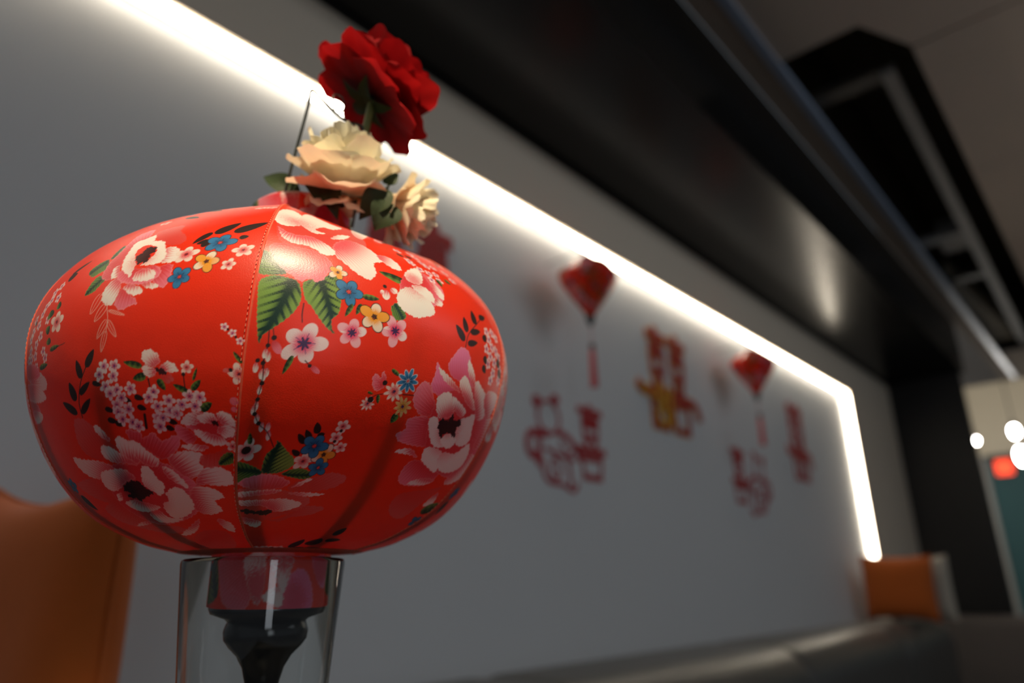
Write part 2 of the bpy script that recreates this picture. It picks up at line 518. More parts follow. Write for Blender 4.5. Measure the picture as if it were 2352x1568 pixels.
PRINT_B = '''
Gg -701 1623 -810 1734 -813 1740 -767 1731 -729 1678 -693 1623 -734 1605 -827 1608
GG -662 1592 -760 1269 -816 1546 -800 1577 -750 1601 -694 1595 -645 1580 -625 1531 -622 1479 -639 1432 -671 1386 -720 1337 -751 1306 -759 1266 -775 1306 -797 1386 -809 1466
GG -547 1620 -439 1346 -621 1571 -588 1598 -540 1614 -490 1644 -454 1623 -438 1546 -436 1494 -441 1442 -467 1411 -458 1368 -439 1343 -487 1371 -541 1426 -568 1460 -603 1494
Pf -588 2069 -680 2081 -542 2219 -404 2219 -239 2253 -232 2032 -336 1804 -468 1801 -592 1804 -722 1832
Pp -588 2069 -770 1783 -710 1814 -642 1801 -558 1792 -511 1758 -483 1718 -481 1669 -506 1648 -528 1608 -564 1589 -588 1605 -629 1583 -669 1605 -716 1641 -759 1700
Pw -588 2069 -456 1872 -379 1967 -323 1986 -261 1958 -209 1884 -176 1838 -255 1792 -253 1712 -293 1660 -337 1672 -376 1694 -418 1737 -458 1783
Pw -588 2069 -217 1881 -149 1906 -100 1863 -92 1798 -150 1792 -196 1829
Pw -588 2069 -707 1964 -678 1924 -626 1906 -561 1918 -500 1878 -464 1835 -456 1804 -478 1777 -521 1774 -557 1804 -600 1823 -661 1826 -706 1869
PW -588 2069 -702 2069 -616 2235 -534 2299 -522 2195 -575 2044 -648 1992 -697 1998
PW -588 2069 -576 2096 -419 2382 -388 2296 -348 2232 -296 2213 -387 2106 -447 2096 -513 2016 -464 1998 -538 1970
PW -588 2069 -305 2481 -256 2456 -207 2444 -220 2345 -228 2453 -278 2468
PW -588 2069 -453 1943 -387 2029 -310 2066 -374 1980
PW -588 2069 -175 2339 -39 2410 -225 2087 -264 2139
Ld -508 2481 -332 2481 64
Ln -73 1697 -236 1734 60
Gg -157 1552 -101 1479 -177 1534 -145 1562 -108 1543 -89 1491 -145 1466 -171 1500
Pp -24 1749 -121 1684 -30 1823 103 1841 186 1743 142 1638 12 1583 -97 1583
PW -24 1749 -76 1780 13 1872 52 1854 39 1764 5 1721 -62 1724
Pw -24 1749 61 1832 114 1798 180 1721 168 1672 118 1706
Pw -24 1749 112 1669 161 1654 148 1623 107 1626
PW -24 1749 -143 1614 -92 1669 -37 1678 45 1648 92 1605 91 1558 39 1531 -29 1509 -99 1525 -137 1555
PW -24 1749 -49 1691 29 1718 95 1681 95 1629 37 1644
Dk -212 1641 11
Lw -208 1620 -206 1565 45
Lw -184 1623 -140 1632 35
Lw -236 1589 -224 1617 20
Ld -97 2321 -13 2315 13
Ld -39 2010 10 2020 47
Ld 35 2032 86 2053 44
Ld 141 2315 447 2597 13
Ld 459 2576 491 2514 13
Ld 508 2477 534 2425 13
Ld 529 2339 412 2173 41
Ld -42 2207 63 2308 31
Bs5 4 2315 33 0
Bs5 51 2312 33 290
Bs5 54 2312 33 580
Bs5 106 2312 33 870
Bs5 109 2312 33 1160
Bs5 430 2628 37 1450
Bs5 314 2502 35 1740
Bs5 6 2096 31 2030
Bs5 455 2582 37 2320
Bs5 151 2173 33 2610
Bs5 485 2527 37 2900
Bs5 145 2099 32 3190
Bs5 512 2468 37 3480
Bs5 148 2023 32 3770
Bs5 401 2284 35 4060
Bs5 166 1986 32 4350
Bs5 246 2026 32 4640
Bs5 130 1881 31 4930
Bs5 195 1906 31 5220
Bs5 531 2265 35 5510
Bs5 366 2041 33 5800
Bs5 367 1940 33 6090
Bs5 25 1937 31 6380
Bs5 121 1814 30 6670
Bs5 65 1887 31 6960
Bs5 20 1964 31 7250
Bs5 -74 2198 32 7540
Bs5 191 1838 31 7830
Ln 172 1841 193 1786 45
Ln 260 1890 303 1860 49
Ln 621 2247 655 2170 17
Lo 682 2106 713 2029 55
Lo 716 2023 725 1933 83
Lo 718 2016 746 1946 22
Lo 732 1884 738 1804 82
Lo 714 1804 699 1703 72
By5 -457 1666 46 0
Bb5 -402 1565 72 -50
Ln -332 1555 -243 1558 37
Ln -379 1503 -408 1435 28
Ln -335 1512 -356 1454 30
Bk5 -360 1362 73 150
Bk5 -142 1411 78 500
By5 -263 1460 77 100
Bv5 -566 1282 103 50
Sk 5 -606 1472 -605 1417 -597 1380
Ln -600 1223 -621 1134 29
Sk 5 -541 1205 -509 1180
Lp -510 1183 -461 1153 24
Dk -514 1183 9
Sk 5 -731 1331 -719 1263 -718 1186 -698 1088
Sk 4 -716 1340 -701 1297
Lp -702 1282 -656 1226 35
Dk -701 1297 12
Lw -723 1245 -717 1199 24
Lw -748 1180 -737 1134 23
Lw -711 1156 -700 1110 23
Lw -708 1233 -699 1186 23
Dk -743 1190 10
Dk -717 1180 10
Dk -718 1260 10
Dk -694 1088 10
Lw -699 1079 -691 1036 19
Lw -691 1008 -680 962 18
Lw -695 987 -684 941 22
Lw -668 947 -657 901 21
Lw -635 910 -623 864 21
Lw -606 910 -595 864 21
Lw -591 873 -578 824 20
Lw -714 1153 -707 1107 19
Lw -696 1159 -686 1116 23
Lw -700 1143 -693 1097 19
Dk -717 1180 10
Dk -694 1088 10
Dk -689 1014 10
Dk -679 947 10
Dk -647 904 10
Sk 4 -717 1199 -694 1088 -691 1008 -680 950 -642 898 -595 864 -538 790
Ld 335 1475 258 1549 60
Ld 353 1531 334 1620 55
Ld 444 1608 429 1697 65
Ld 389 1540 496 1580 44
Ld 364 1466 461 1500 42
Ld 505 1672 597 1715 47
Sk 6 345 1439 370 1522 460 1614 521 1669
Bs5 578 1605 32 0
Bs5 657 1623 33 370
Bs5 603 1562 32 740
Bs5 715 1608 33 1110
Bs5 638 1525 32 1480
Bs5 696 1518 33 1850
Bs5 617 1463 32 2220
Bs5 593 1411 32 2590
Bs5 678 1442 33 2960
Bs5 738 1491 33 3330
Bs5 768 1420 33 3700
Bs5 671 1377 32 4070
Bs5 650 1328 32 4440
Bs5 767 1359 33 4810
Bs5 567 1494 32 5180
Ld 533 1571 557 1531 64
Ld 540 1442 573 1405 51
Ld 533 1386 574 1352 47
Ld 715 1469 764 1435 62
Ld 744 1414 804 1383 56
Ln -117 1220 -59 1193 24
Ln -14 1011 -33 962 43
Ln -208 1094 -177 1088 15
Ln -150 1088 -138 1045 22
Sk 5 -18 1110 48 1116
Sk 4 -124 1097 -161 1085 -182 1064
Pp -129 1143 -205 1159 -193 1190 -167 1168 -159 1205 -136 1177 -125 1143 -145 1116 -179 1107
Dk -134 1150 13
Bw9 -190 1039 35 0
Dk -181 1060 15
Bw9 -72 1116 51 0
Bo9 2 1051 51 0
Bb9 -11 1180 59 0
Pm 359 990 228 1325 269 1389 312 1432 382 1420 424 1340 477 1273 468 1220 357 1245 278 1257 237 1288
Pm 359 990 134 1190 147 1251 144 1309 198 1269 298 1230 385 1177 306 1153 217 1143 158 1156
Pp 359 990 53 1085 53 1153 86 1196 130 1186 178 1128 214 1073 199 1033 124 1027
Pp 359 990 22 913 64 944 54 987 105 1017 184 1024 244 987 249 916 237 873 131 867 49 879
Pp 359 990 155 679 156 747 197 793 266 787 358 756 433 741 373 667 268 646 196 646
Pf 359 990 208 492 210 575 293 612 409 636 527 670 480 606 427 538 395 467 350 412 267 427
Pp 359 990 191 1054 271 1177 485 1248 714 1177 830 1064 726 867 551 732 274 811
Pw 359 990 387 1380 440 1343 485 1273 465 1245 397 1316
Pw 359 990 161 1285 246 1257 326 1220 365 1190 271 1208 207 1236
Pw 359 990 342 1233 373 1288 421 1266 491 1193 543 1131 439 1150
Pw 359 990 485 1257 505 1291 561 1266 639 1226 675 1134 608 1085 539 1137
Pw 359 990 621 1190 640 1260 749 1279 823 1254 768 1171 718 1110
Pw 359 990 702 1073 731 1122 846 1137 809 1051 729 947 663 944
Pw 359 990 56 818 103 845 160 845 211 805 156 815
Pw 359 990 231 652 302 695 424 704 363 664
Pw 359 990 460 532 487 596 531 633 537 550
Pw 359 990 617 848 684 904 765 882 749 818 683 750 586 698 523 707
Pw 359 990 218 1076 202 1134 232 1162 259 1174 299 1168 352 1100 347 1060 301 1036 256 1036
Pw 359 990 314 1162 388 1140 460 1107 423 1067 352 1100
PW 359 990 192 1008 222 1036 259 1021 319 934 367 894 298 882 242 922
PW 359 990 422 1048 477 1076 557 1110 575 1030 589 965 521 919 443 941
PW 359 990 246 802 241 867 316 876 392 855 404 799 390 744 312 768
PW 359 990 366 799 386 864 493 873 598 950 638 888 613 811 521 762 433 759
PW 359 990 322 925 372 968 452 950 439 904 384 888
Pk 356 1002 266 999 282 1036 327 1033 355 1073 384 1042 434 1060 447 1030 419 1002 437 953 372 971 331 953 326 928 291 962
Ln 481 489 637 566 83
Bb5 515 403 54 0
Ln 707 618 768 775 78
Ly 780 913 862 999 40
Gg -542 664 -668 673 -701 710 -639 710 -568 682 -536 658 -557 618 -611 599 -663 618
GG -525 655 -529 824 -543 667 -558 750 -534 796 -533 827 -472 775 -423 735 -420 695 -464 661 -513 655
Gg -447 649 -303 655 -449 655 -399 689 -342 682 -303 655 -334 630 -403 639
Ld -373 870 -393 925 38
Ld -394 839 -430 885 33
Ld -412 818 -457 864 33
Ld -412 756 -454 784 30
Ld -367 858 -338 873 31
Bw5 -381 728 47 200
By5 -301 768 58 0
Bb5 -362 808 62 0
Bb5 -297 698 48 300
Bw5 -268 916 35 0
Bw5 -278 858 33 0
Bw5 -238 811 30 400
Dk -268 894 8
Dk -278 839 8
Bw5 -650 768 62 200
Dk -651 772 20
Ln -646 802 -667 858 23
Pf -452 412 -387 572 -355 618 -285 646 -221 676 -142 661 -139 624 -184 584 -266 559 -340 556
Pf -452 412 -403 353 -337 357 -286 430 -259 464 -156 458 -194 400 -286 369 -325 329
Pp -452 412 -617 593 -583 633 -518 652 -444 639 -389 606 -426 572 -514 559
Pf -452 412 -632 541 -503 569 -322 547 -244 495 -293 418 -383 353 -474 301 -572 378
Pw -452 412 -371 581 -330 627 -295 636 -336 593
Pw -452 412 -626 541 -560 550 -470 563 -410 563 -432 541 -523 523 -588 513
Pw -452 412 -375 547 -297 553 -198 547 -258 529 -314 532
Pw -452 412 -591 486 -525 495 -448 501 -374 510 -280 483 -304 440 -374 415 -458 458 -534 455
Pw -452 412 -560 403 -499 366 -405 329 -409 274 -490 326
Pk -460 412 -543 424 -507 433 -468 418 -393 430 -409 384 -466 397 -505 397
Ld -124 0 -113 144 59
Ld -48 49 -27 163 89
Ld 19 203 52 292 54
Ld 8 132 92 151 64
Ld -45 0 45 6 20
Ld -108 0 -45 0 31
Bs5 -307 0 27 0
Bs5 -270 0 27 250
Bs5 -220 0 27 500
Bs5 -184 0 27 750
Bs5 -249 0 27 1000
Dk -374 0 14
Dk -220 0 11
'''

PAL = {
    'w': ((0.70, 0.09, 0.12), (0.82, 0.77, 0.76)), 'W': ((0.76, 0.26, 0.28), (0.82, 0.79, 0.76)),
    'p': ((0.66, 0.04, 0.05), (0.80, 0.20, 0.29)), 'm': ((0.70, 0.08, 0.16), (0.80, 0.22, 0.44)),
    'f': ((0.66, 0.05, 0.04), (0.68, 0.13, 0.13)), 'k': ((0.045, 0.010, 0.012), (0.03, 0.008, 0.012))}
CLOTH_RED = np.array((0.78, 0.030, 0.005))
DARK = np.array((0.025, 0.012, 0.012))

def seg_dist(U, V, ax, ay, bx, by):
    dx, dy = bx - ax, by - ay
    t = np.clip(((U - ax) * dx + (V - ay) * dy) / (dx * dx + dy * dy + 1e-9), 0, 1)
    return np.hypot(U - ax - t * dx, V - ay - t * dy), t

def poly_sd(U, V, P):
    """signed distance to a closed outline, inside positive"""
    d = np.full(U.shape, 1e9); ins = np.zeros(U.shape, bool)
    n = len(P)
    for i in range(n):
        ax, ay = P[i]; bx, by = P[(i + 1) % n]
        e, _ = seg_dist(U, V, ax, ay, bx, by)
        d = np.minimum(d, e)
        if ay != by:
            ins ^= ((ay > V) != (by > V)) & (U < (bx - ax) * (V - ay) / (by - ay) + ax)
    return np.where(ins, d, -d)

def sstep(a, b, x):
    t = np.clip((x - a) / (b - a), 0, 1)
    return t * t * (3 - 2 * t)

class Canvas:
    def __init__(s, U, V, px):
        s.U = U; s.V = V; s.px = px
        s.C = np.empty(U.shape + (3,)); s.C[:] = CLOTH_RED
    def window(s, u0, u1, v0, v1):
        k = np.nonzero((s.U >= u0) & (s.U <= u1) & (s.V >= v0) & (s.V <= v1))
        return k
    def put(s, k, alpha, col):
        a = np.clip(alpha, 0, 1)[:, None]
        s.C[k] = s.C[k] * (1 - a) + np.asarray(col) * a
    def petal(s, style, pts, seed):
        ctr = np.array(pts[0]); P = catmull(pts[1:], 4, True)
        m = 4
        k = s.window(P[:, 0].min() - m, P[:, 0].max() + m, P[:, 1].min() - m, P[:, 1].max() + m)
        if not len(k[0]): return
        U = s.U[k]; V = s.V[k]
        wob = 2.2 if style != 'k' else 3.5
        Uw = U + wob * np.sin(V * .21 + seed) + .6 * wob * np.sin(V * .47 + 2 * seed); Vw = V + wob * np.sin(U * .19 + 3 * seed) + .6 * wob * np.sin(U * .43 + seed)
        sd = poly_sd(Uw, Vw, P)
        d = np.hypot(U - ctr[0], V - ctr[1]); ang = np.arctan2(V - ctr[1], U - ctr[0])
        dd = np.hypot(P[:, 0] - ctr[0], P[:, 1] - ctr[1]); lo, hi = dd.min(), dd.max()
        t = (d - lo) / (hi - lo + 1)
        R = max(hi, 40.0)
        st = np.sin(ang * R * .50 + seed) * .5 + np.sin(ang * R * .29 + 2.1 * seed) * .6 + np.sin(ang * R * .83 + 4 * seed) * .35
        base, tip = PAL[style]
        lo_, hi_ = {'w': (.15, .70), 'W': (-.15, .45), 'p': (.1, 1.0), 'm': (.0, .9), 'f': (.2, 1.1), 'k': (0, 1)}[style]
        g = sstep(lo_, hi_, t + st * .14)
        col = np.array(base) * (1 - g)[:, None] + np.array(tip) * g[:, None]
        if style in 'wWpm':     # pale painted rim and a soft shadow line inside it
            rim = np.exp(-(sd / 5.0) ** 2) * (.35 + .65 * sstep(.1, .7, t))
            rc = np.array((0.82, 0.74, 0.70)) if style in 'wW' else np.array((0.82, 0.36, 0.40))
            col = col * (1 - .6 * rim[:, None]) + rc * .6 * rim[:, None]
        a = sd / s.px + .5
        if style == 'f': a = np.minimum(a, .9)
        s.put(k, a, col)
    def gleaf(s, style, pts, seed):
        a, b = np.array(pts[0]), np.array(pts[1]); P = catmull(pts[2:], 3, True)
        k = s.window(P[:, 0].min() - 4, P[:, 0].max() + 4, P[:, 1].min() - 4, P[:, 1].max() + 4)
        if not len(k[0]): return
        U = s.U[k]; V = s.V[k]
        sd = poly_sd(U + 1.5 * np.sin(V * .3), V + 1.5 * np.sin(U * .33), P)
        ax = (b - a) / (np.hypot(*(b - a)) + 1e-6); n = np.array((-ax[1], ax[0]))
        al = (U - a[0]) * ax[0] + (V - a[1]) * ax[1]; pe = (U - a[0]) * n[0] + (V - a[1]) * n[1]
        L = np.hypot(*(b - a)); hw = np.abs((P - a) @ n).max() + 1
        lig = np.array((0.20, 0.36, 0.07)) if style == 'G' else np.array((0.11, 0.22, 0.04))
        drk = np.array((0.006, 0.035, 0.022))
        q = al - np.abs(pe) * .9
        vein = np.clip(np.sin(q * (2 * math.pi / (L * .145))) * 1.6 - .2, 0, 1) * sstep(1.0, .25, np.abs(pe) / hw)
        hatch = .5 + .5 * np.sin(q * 1.1 + np.sin(pe * .4))
        dk = np.clip(np.exp(-(pe / (hw * .20)) ** 2) * 1.1 + vein * (.55 + .45 * hatch) + .9 * sstep(.35, -.1, al / L) * hatch, 0, 1)
        col = lig * (1 - dk[:, None]) + drk * dk[:, None]
        rim = np.exp(-(sd / 3.5) ** 2)[:, None]
        col = col * (1 - .35 * rim) + np.array((0.30, 0.42, 0.16)) * .35 * rim
        s.put(k, sd / s.px + .5, col)
    def leaf(s, style, ax, ay, bx, by, wd, seed):
        a = np.array((ax, ay)); b = np.array((bx, by)); L = np.hypot(*(b - a)) + 1e-6
        m = wd + 4
        k = s.window(min(ax, bx) - m, max(ax, bx) + m, min(ay, by) - m, max(ay, by) + m)
        if not len(k[0]): return
        U = s.U[k]; V = s.V[k]; t_ = (b - a) / L; n = np.array((-t_[1], t_[0]))
        al = ((U - ax) * t_[0] + (V - ay) * t_[1]) / L; pe = (U - ax) * n[0] + (V - ay) * n[1]
        tt = np.clip(al, 0, 1)
        hw = .5 * wd * np.sqrt(np.clip(tt, 0, 1)) ** .9 * (1 - tt) ** .75 * 2.0
        if style in 'wpfy': hw = .5 * wd * np.sqrt(np.clip(1 - (2 * tt - 1) ** 2, 0, 1))
        sd = hw - np.abs(pe); sd = np.where((al < 0) | (al > 1), -9, sd)
        if style == 'o':
            al_ = np.maximum(np.exp(-(sd / 2.2) ** 2), np.exp(-(pe / 1.6) ** 2) * (sd > 0))
            s.put(k, al_ * .8, np.array((0.82, 0.45, 0.38))); return
        if style == 'd': col = DARK
        elif style == 'n':
            g = sstep(-.6, .9, pe / (wd * .5) + .3 * np.sin(al * 22))[:, None]
            mid = np.exp(-(pe / (wd * .08)) ** 2)[:, None]
            col = (np.array((0.008, 0.035, 0.015)) * (1 - g) + np.array((0.14, 0.25, 0.05)) * g) * (1 - .6 * mid) + np.array((0.01, 0.02, 0.01)) * .6 * mid
        elif style == 'y': col = np.array((0.8, 0.55, 0.15))
        else:
            base, tip = PAL[style]; g = sstep(.0, .8, al + .12 * np.sin(pe * 1.3))[:, None]
            col = np.array(base) * (1 - g) + np.array(tip) * g
        s.put(k, sd / s.px + .5, col)
    def blossom(s, style, x, y, r, rot, seed):
        k = s.window(x - 1.1 * r, x + 1.1 * r, y - 1.1 * r, y + 1.1 * r)
        if not len(k[0]): return
        n = int(style[1]); kind = style[0]
        dx = s.U[k] - x; dy = s.V[k] - y
        d = np.hypot(dx, dy) / r
        ang = np.arctan2(dy, dx) - rot
        sec = 2 * math.pi / n
        idx = np.floor(ang / sec + .5); lo = ang - idx * sec
        var = .12 * np.sin(idx * 2.3 + seed * 1.7)
        # rounded petal outline around its own middle line
        pl = d * np.cos(lo); pw = d * np.sin(lo)
        c0 = .58 + var * .4; ra = .42 + var * .3; rb = .335
        if n > 6: rb = .17
        e = np.sqrt(((pl - c0) / ra) ** 2 + (pw / rb) ** 2)
        sd = (1 - e) * np.minimum(ra, rb) * r
        core = (d < .30)
        st = np.sin(lo * 46 + idx) * .06
        t = np.clip(d + st, 0, 1)
        tip = {'w': (0.80, 0.70, 0.66), 'y': (0.80, 0.68, 0.48), 'b': (0.035, 0.20, 0.44), 's': (0.80, 0.72, 0.76), 'k': (0.80, 0.42, 0.52), 'v': (0.80, 0.70, 0.76), 'o': (0.72, 0.42, 0.18)}[kind]
        bas = {'w': (0.72, 0.16, 0.18), 'y': (0.80, 0.34, 0.03), 'b': (0.02, 0.12, 0.30), 's': (0.66, 0.22, 0.34), 'k': (0.72, 0.06, 0.16), 'v': (0.74, 0.10, 0.22), 'o': (0.65, 0.28, 0.04)}[kind]
        if kind == 'k': tipw = sstep(-.2, .5, np.sin(idx * 2.1 + seed)) ; tip = np.array(tip) * (1 - tipw)[:, None] + np.array((0.80, 0.72, 0.78)) * tipw[:, None]
        if kind == 'y': tipw = sstep(-.3, .3, np.sin(idx * 2.5 + seed)); tip = np.array((0.80, 0.36, 0.05)) * (1 - tipw)[:, None] + np.array((0.80, 0.70, 0.58)) * tipw[:, None]
        g = sstep(.25, .72, t)[:, None]
        col = np.array(bas) * (1 - g) + np.array(tip) * g
        if kind in 'by' and n < 6:      # dark drawn contour
            o = np.clip(1.1 - np.abs(sd) / (r * .035), 0, 1)[:, None]
            s.put(k, (sd + r * .05) / s.px + .5, DARK)
        elif kind == 'b':
            s.put(k, (sd + r * .035) / s.px + .5, (0.6, 0.7, 0.8))
        s.put(k, sd / s.px + .5, col)
        if kind == 'b': cc, cr = (0.60, 0.06, 0.06), .13
        elif kind == 's': cc, cr = (0.16, 0.03, 0.22), .16
        elif kind in 'kv': cc, cr = (0.05, 0.02, 0.10), .24
        elif kind == 'y': cc, cr = (0.06, 0.03, 0.02), .14
        elif n > 6: cc, cr = (0.05, 0.03, 0.10), .17
        else: cc, cr = (0.16, 0.02, 0.05), .15
        wv = cr * (1 + .35 * np.sin(ang * 7 + seed))
        s.put(k, (wv - d) * r / s.px + .5, cc)
        if kind in 'bsv':               # drawn lines between heart and petals
            a = np.exp(-(pw / .022) ** 2) * (d < .5) * (d > .1)
            s.put(k, a * .8, (0.10, 0.02, 0.18) if kind != 'b' else (0.01, 0.02, 0.05))
    def stroke(s, style, wd, pts):
        col = DARK if style == 'k' else np.array((0.82, 0.5, 0.42))
        P = catmull(pts, 4)
        k = s.window(P[:, 0].min() - wd, P[:, 0].max() + wd, P[:, 1].min() - wd, P[:, 1].max() + wd)
        if not len(k[0]): return
        d = np.full(len(k[0]), 1e9)
        for i in range(len(P) - 1):
            d = np.minimum(d, seg_dist(s.U[k], s.V[k], *P[i], *P[i + 1])[0])
        s.put(k, (wd * .5 - d) / s.px + .5, col)
    def dot(s, style, x, y, r):
        k = s.window(x - r - 4, x + r + 4, y - r - 4, y + r + 4)
        if not len(k[0]): return
        d = np.hypot(s.U[k] - x, s.V[k] - y)
        s.put(k, (r - d) / s.px + .5, DARK if style == 'k' else np.array((0.75, 0.16, 0.22)))
    def draw(s, data):
        for j, ln in enumerate(data.strip().split('\n')):
            h, *n = ln.split(); n = [float(q) for q in n]; sd = (j * 1.618) % 6.28
            kind, sty = h[0], h[1:]
            pr = list(zip(n[::2], n[1::2]))
            if kind == 'P': s.petal(sty, pr, sd)
            elif kind == 'G': s.gleaf(sty, pr, sd)
            elif kind == 'L': s.leaf(sty, *n, sd)
            elif kind == 'B': s.blossom(sty, n[0], n[1], n[2], math.radians(n[3] / 10), sd)
            elif kind == 'S': s.stroke(sty, n[0], list(zip(n[1::2], n[2::2])))
            elif kind == 'D': s.dot(sty, *n)
        return s.C

def grid_cloth(name, P, C, parent, mat, loc=(0, 0, 0), closed=False):
    """a cloth sheet from a grid of points P (nu, nv, 3) with the print C (nu, nv, 3)"""
    nu, nv = P.shape[:2]
    me = bpy.data.meshes.new(name)
    i = np.arange(nu - (0 if closed else 1))[:, None]; j = np.arange(nv - 1)[None, :]
    i2 = (i + 1) % nu
    q = np.stack([i * nv + j, i2 * nv + j, i2 * nv + j + 1, i * nv + j + 1], -1).reshape(-1, 4)
    me.vertices.add(nu * nv); me.vertices.foreach_set('co', P.reshape(-1).astype(np.float32))
    me.loops.add(q.size); me.loops.foreach_set('vertex_index', q.reshape(-1).astype(np.int32))
    me.polygons.add(len(q)); me.polygons.foreach_set('loop_start', np.arange(0, q.size, 4, dtype=np.int32))
    me.update(calc_edges=True)
    me.polygons.foreach_set('use_smooth', np.ones(len(q), bool))
    at = me.color_attributes.new('print', 'FLOAT_COLOR', 'POINT')
    at.data.foreach_set('color', np.concatenate([C.reshape(-1, 3), np.ones((nu * nv, 1))], 1).reshape(-1).astype(np.float32))
    me.materials.append(mat); me.validate()
    o = bpy.data.objects.new(name, me); o.location = loc
    return link(o, parent)

# ================================================================== the setting
WY = 1.29              # recessed wall plane
FY = 1.25              # face of the raised panel that frames it
BZ, CZ = 1.3875, 1.775  # underside of the black beam, ceiling
def sbox(name, mat, label, *b, bevel=0.0):
    return structure(B().box(*b).build(name, mat, bevel=bevel), label)
sbox('floor', M['floor'], 'dark floor far below the lantern', -3.0, 16.0, -5.0, 3.2, -EYE - 0.05, -EYE)
sbox('wall_left', M['wall'], 'pale grey painted wall behind the lantern with the light strip', -3.0, 5.78, WY, WY + 0.1, -EYE, CZ + 0.6)
sbox('trim_6', M['panel'], 'raised panel with warm strip light in its colour, between the light strip and the black beam', -3.0, 5.70, FY, WY - 0.0005, 1.136, BZ - 0.0005)
sbox('trim_7', M['panel'], 'raised panel with warm strip light in its colour, between the light strip and the black column', 4.676, 5.70, FY, WY - 0.0005, -EYE, 1.1355)
beam = sbox('trim_1', M['black'], 'glossy black beam running along the top of the wall', -3.0, 5.78, 0.755, FY + 0.03, BZ, CZ - 0.001)
dark_edge = B().box(-3.0, 5.70, FY - 0.011, FY - 0.001, BZ - 0.014, BZ - 0.0005).build('edge_strip', M['blackmatt'], beam, loc=(0, 0, 0))  # thin black strip where the beam meets the panel
sbox('trim_2', M['blackmatt'], 'black column at the end of the grey wall', 5.70, 5.78, 0.785, FY + 0.03, -EYE, BZ - 0.001)

# ceiling: backing with boards hung below it, and the open slot
ceil = structure(B().box(-3.0, 7.9, -5.0, 0.20, CZ + 0.02, CZ + 0.08).box(-3.0, 2.10, 0.20, 0.755, CZ + 0.02, CZ + 0.08).box(7.05, 7.9, 0.20, 0.755, CZ + 0.02, CZ + 0.08).build('ceiling', M['void']), 'brown grey ceiling of long boards with an open slot')
def board(pts):
    return B().prism(pts, 'z', CZ, CZ + 0.018).build('ceiling_board', M['ceiling'], ceil)
sx = [-2.77, -1.72, -0.67, 0.38, 1.43, 2.48, 3.55, 4.58, 5.63, 6.68, 7.88]
g = 0.007
for a, b in zip(sx[:-1], sx[1:]):
    for y0, y1 in ((-3.0, -1.4), (-1.4, 0.258)):
        board([(a + g, y0 + g), (b - g, y0 + g), (b - g, y1 - g / 2), (a + g, y1 - g / 2)])
board([(-2.77, 0.2545), (2.47, 0.2545), (2.245, 0.365), (2.245, 0.64), (-2.77, 0.64)])
board([(6.93, 0.26), (7.88, 0.26), (7.88, 0.64), (6.93, 0.64)])
for a, b in zip([-2.77, 0.9, 4.4], [0.9, 4.4, 7.88]):
    board([(a, 0.668), (b - 0.004, 0.668), (b - 0.004, 0.752), (a, 0.752)])
B().box(-2.77, 7.88, 0.632, 0.667, CZ - 0.008, CZ + 0.02).build('metal_trim', M['bluemetal'], ceil, label='blue grey metal trim beside the ceiling slot')
vb = B()
vb.box(2.10, 7.05, 0.668, 0.70, CZ + 0.02, CZ + 0.62).box(2.10, 7.05, 0.20, 0.225, CZ + 0.02, CZ + 0.62)
vb.box(2.07, 2.10, 0.20, 0.70, CZ + 0.02, CZ + 0.62).box(7.05, 7.08, 0.20, 0.70, CZ + 0.02, CZ + 0.62).box(2.07, 7.08, 0.20, 0.70, CZ + 0.62, CZ + 0.65)
vb.build('slot_lining', M['void'], ceil, label='dark lining of the ceiling slot')
B().prism([(2.60, 0.335), (6.9, 0.415), (6.9, 0.47), (2.60, 0.385)], 'z', CZ + 0.02, CZ + 0.05).build('rail', M['rail'], ceil, label='pale rail inside the ceiling slot')
for x0, x1, m in ((2.58, 2.66, 'floor'), (4.28, 4.36, 'rail'), (5.0, 5.08, 'floor')):
    B().box(x0, x1, 0.385, 0.64, CZ + 0.03, CZ + 0.06).build('cross_bar', M[m], ceil)
B().box(4.45, 4.62, 0.42, 0.56, CZ + 0.06, CZ + 0.2).build('junction_box', M['rail'], ceil)
B().prism([(5.0, 0.60), (6.7, 0.47), (6.7, 0.64), (5.0, 0.64)], 'z', CZ + 0.05, CZ + 0.16).build('duct', M['cream'], ceil, label='pale duct inside the ceiling slot')

# far room beyond the column
sbox('wall_far', M['cream'], 'bright cream upper wall of the far room', 14.0, 14.1, -5.0, 3.2, 1.93, 3.6)
sbox('wall_back', M['teal'], 'dark teal lower wall of the far room', 14.0, 14.1, -5.0, 1.83, -EYE, 1.929)
sbox('wall_side', M['cream'], 'cream side wall of the far room', 6.0, 14.0, 3.1, 3.2, -EYE, 3.6)
sbox('trim_3', M['grey'], 'grey door frame upright beside the teal wall', 13.93, 14.1, 1.831, 2.02, -EYE, 1.929)
sbox('trim_4', M['blackmatt'], 'dark ledge along the top of the teal wall', 13.9, 13.999, -5.0, 1.83, 1.87, 1.929)
sbox('trim_5', M['ceiling'], 'ceiling edge drop above the far room', 7.90, 7.96, -5.0, 3.1, CZ - 0.005, 3.6)
sbox('ceiling_2', M['cream'], 'pale ceiling over the far room', 7.96, 14.0, -5.0, 3.1, 3.55, 3.6)

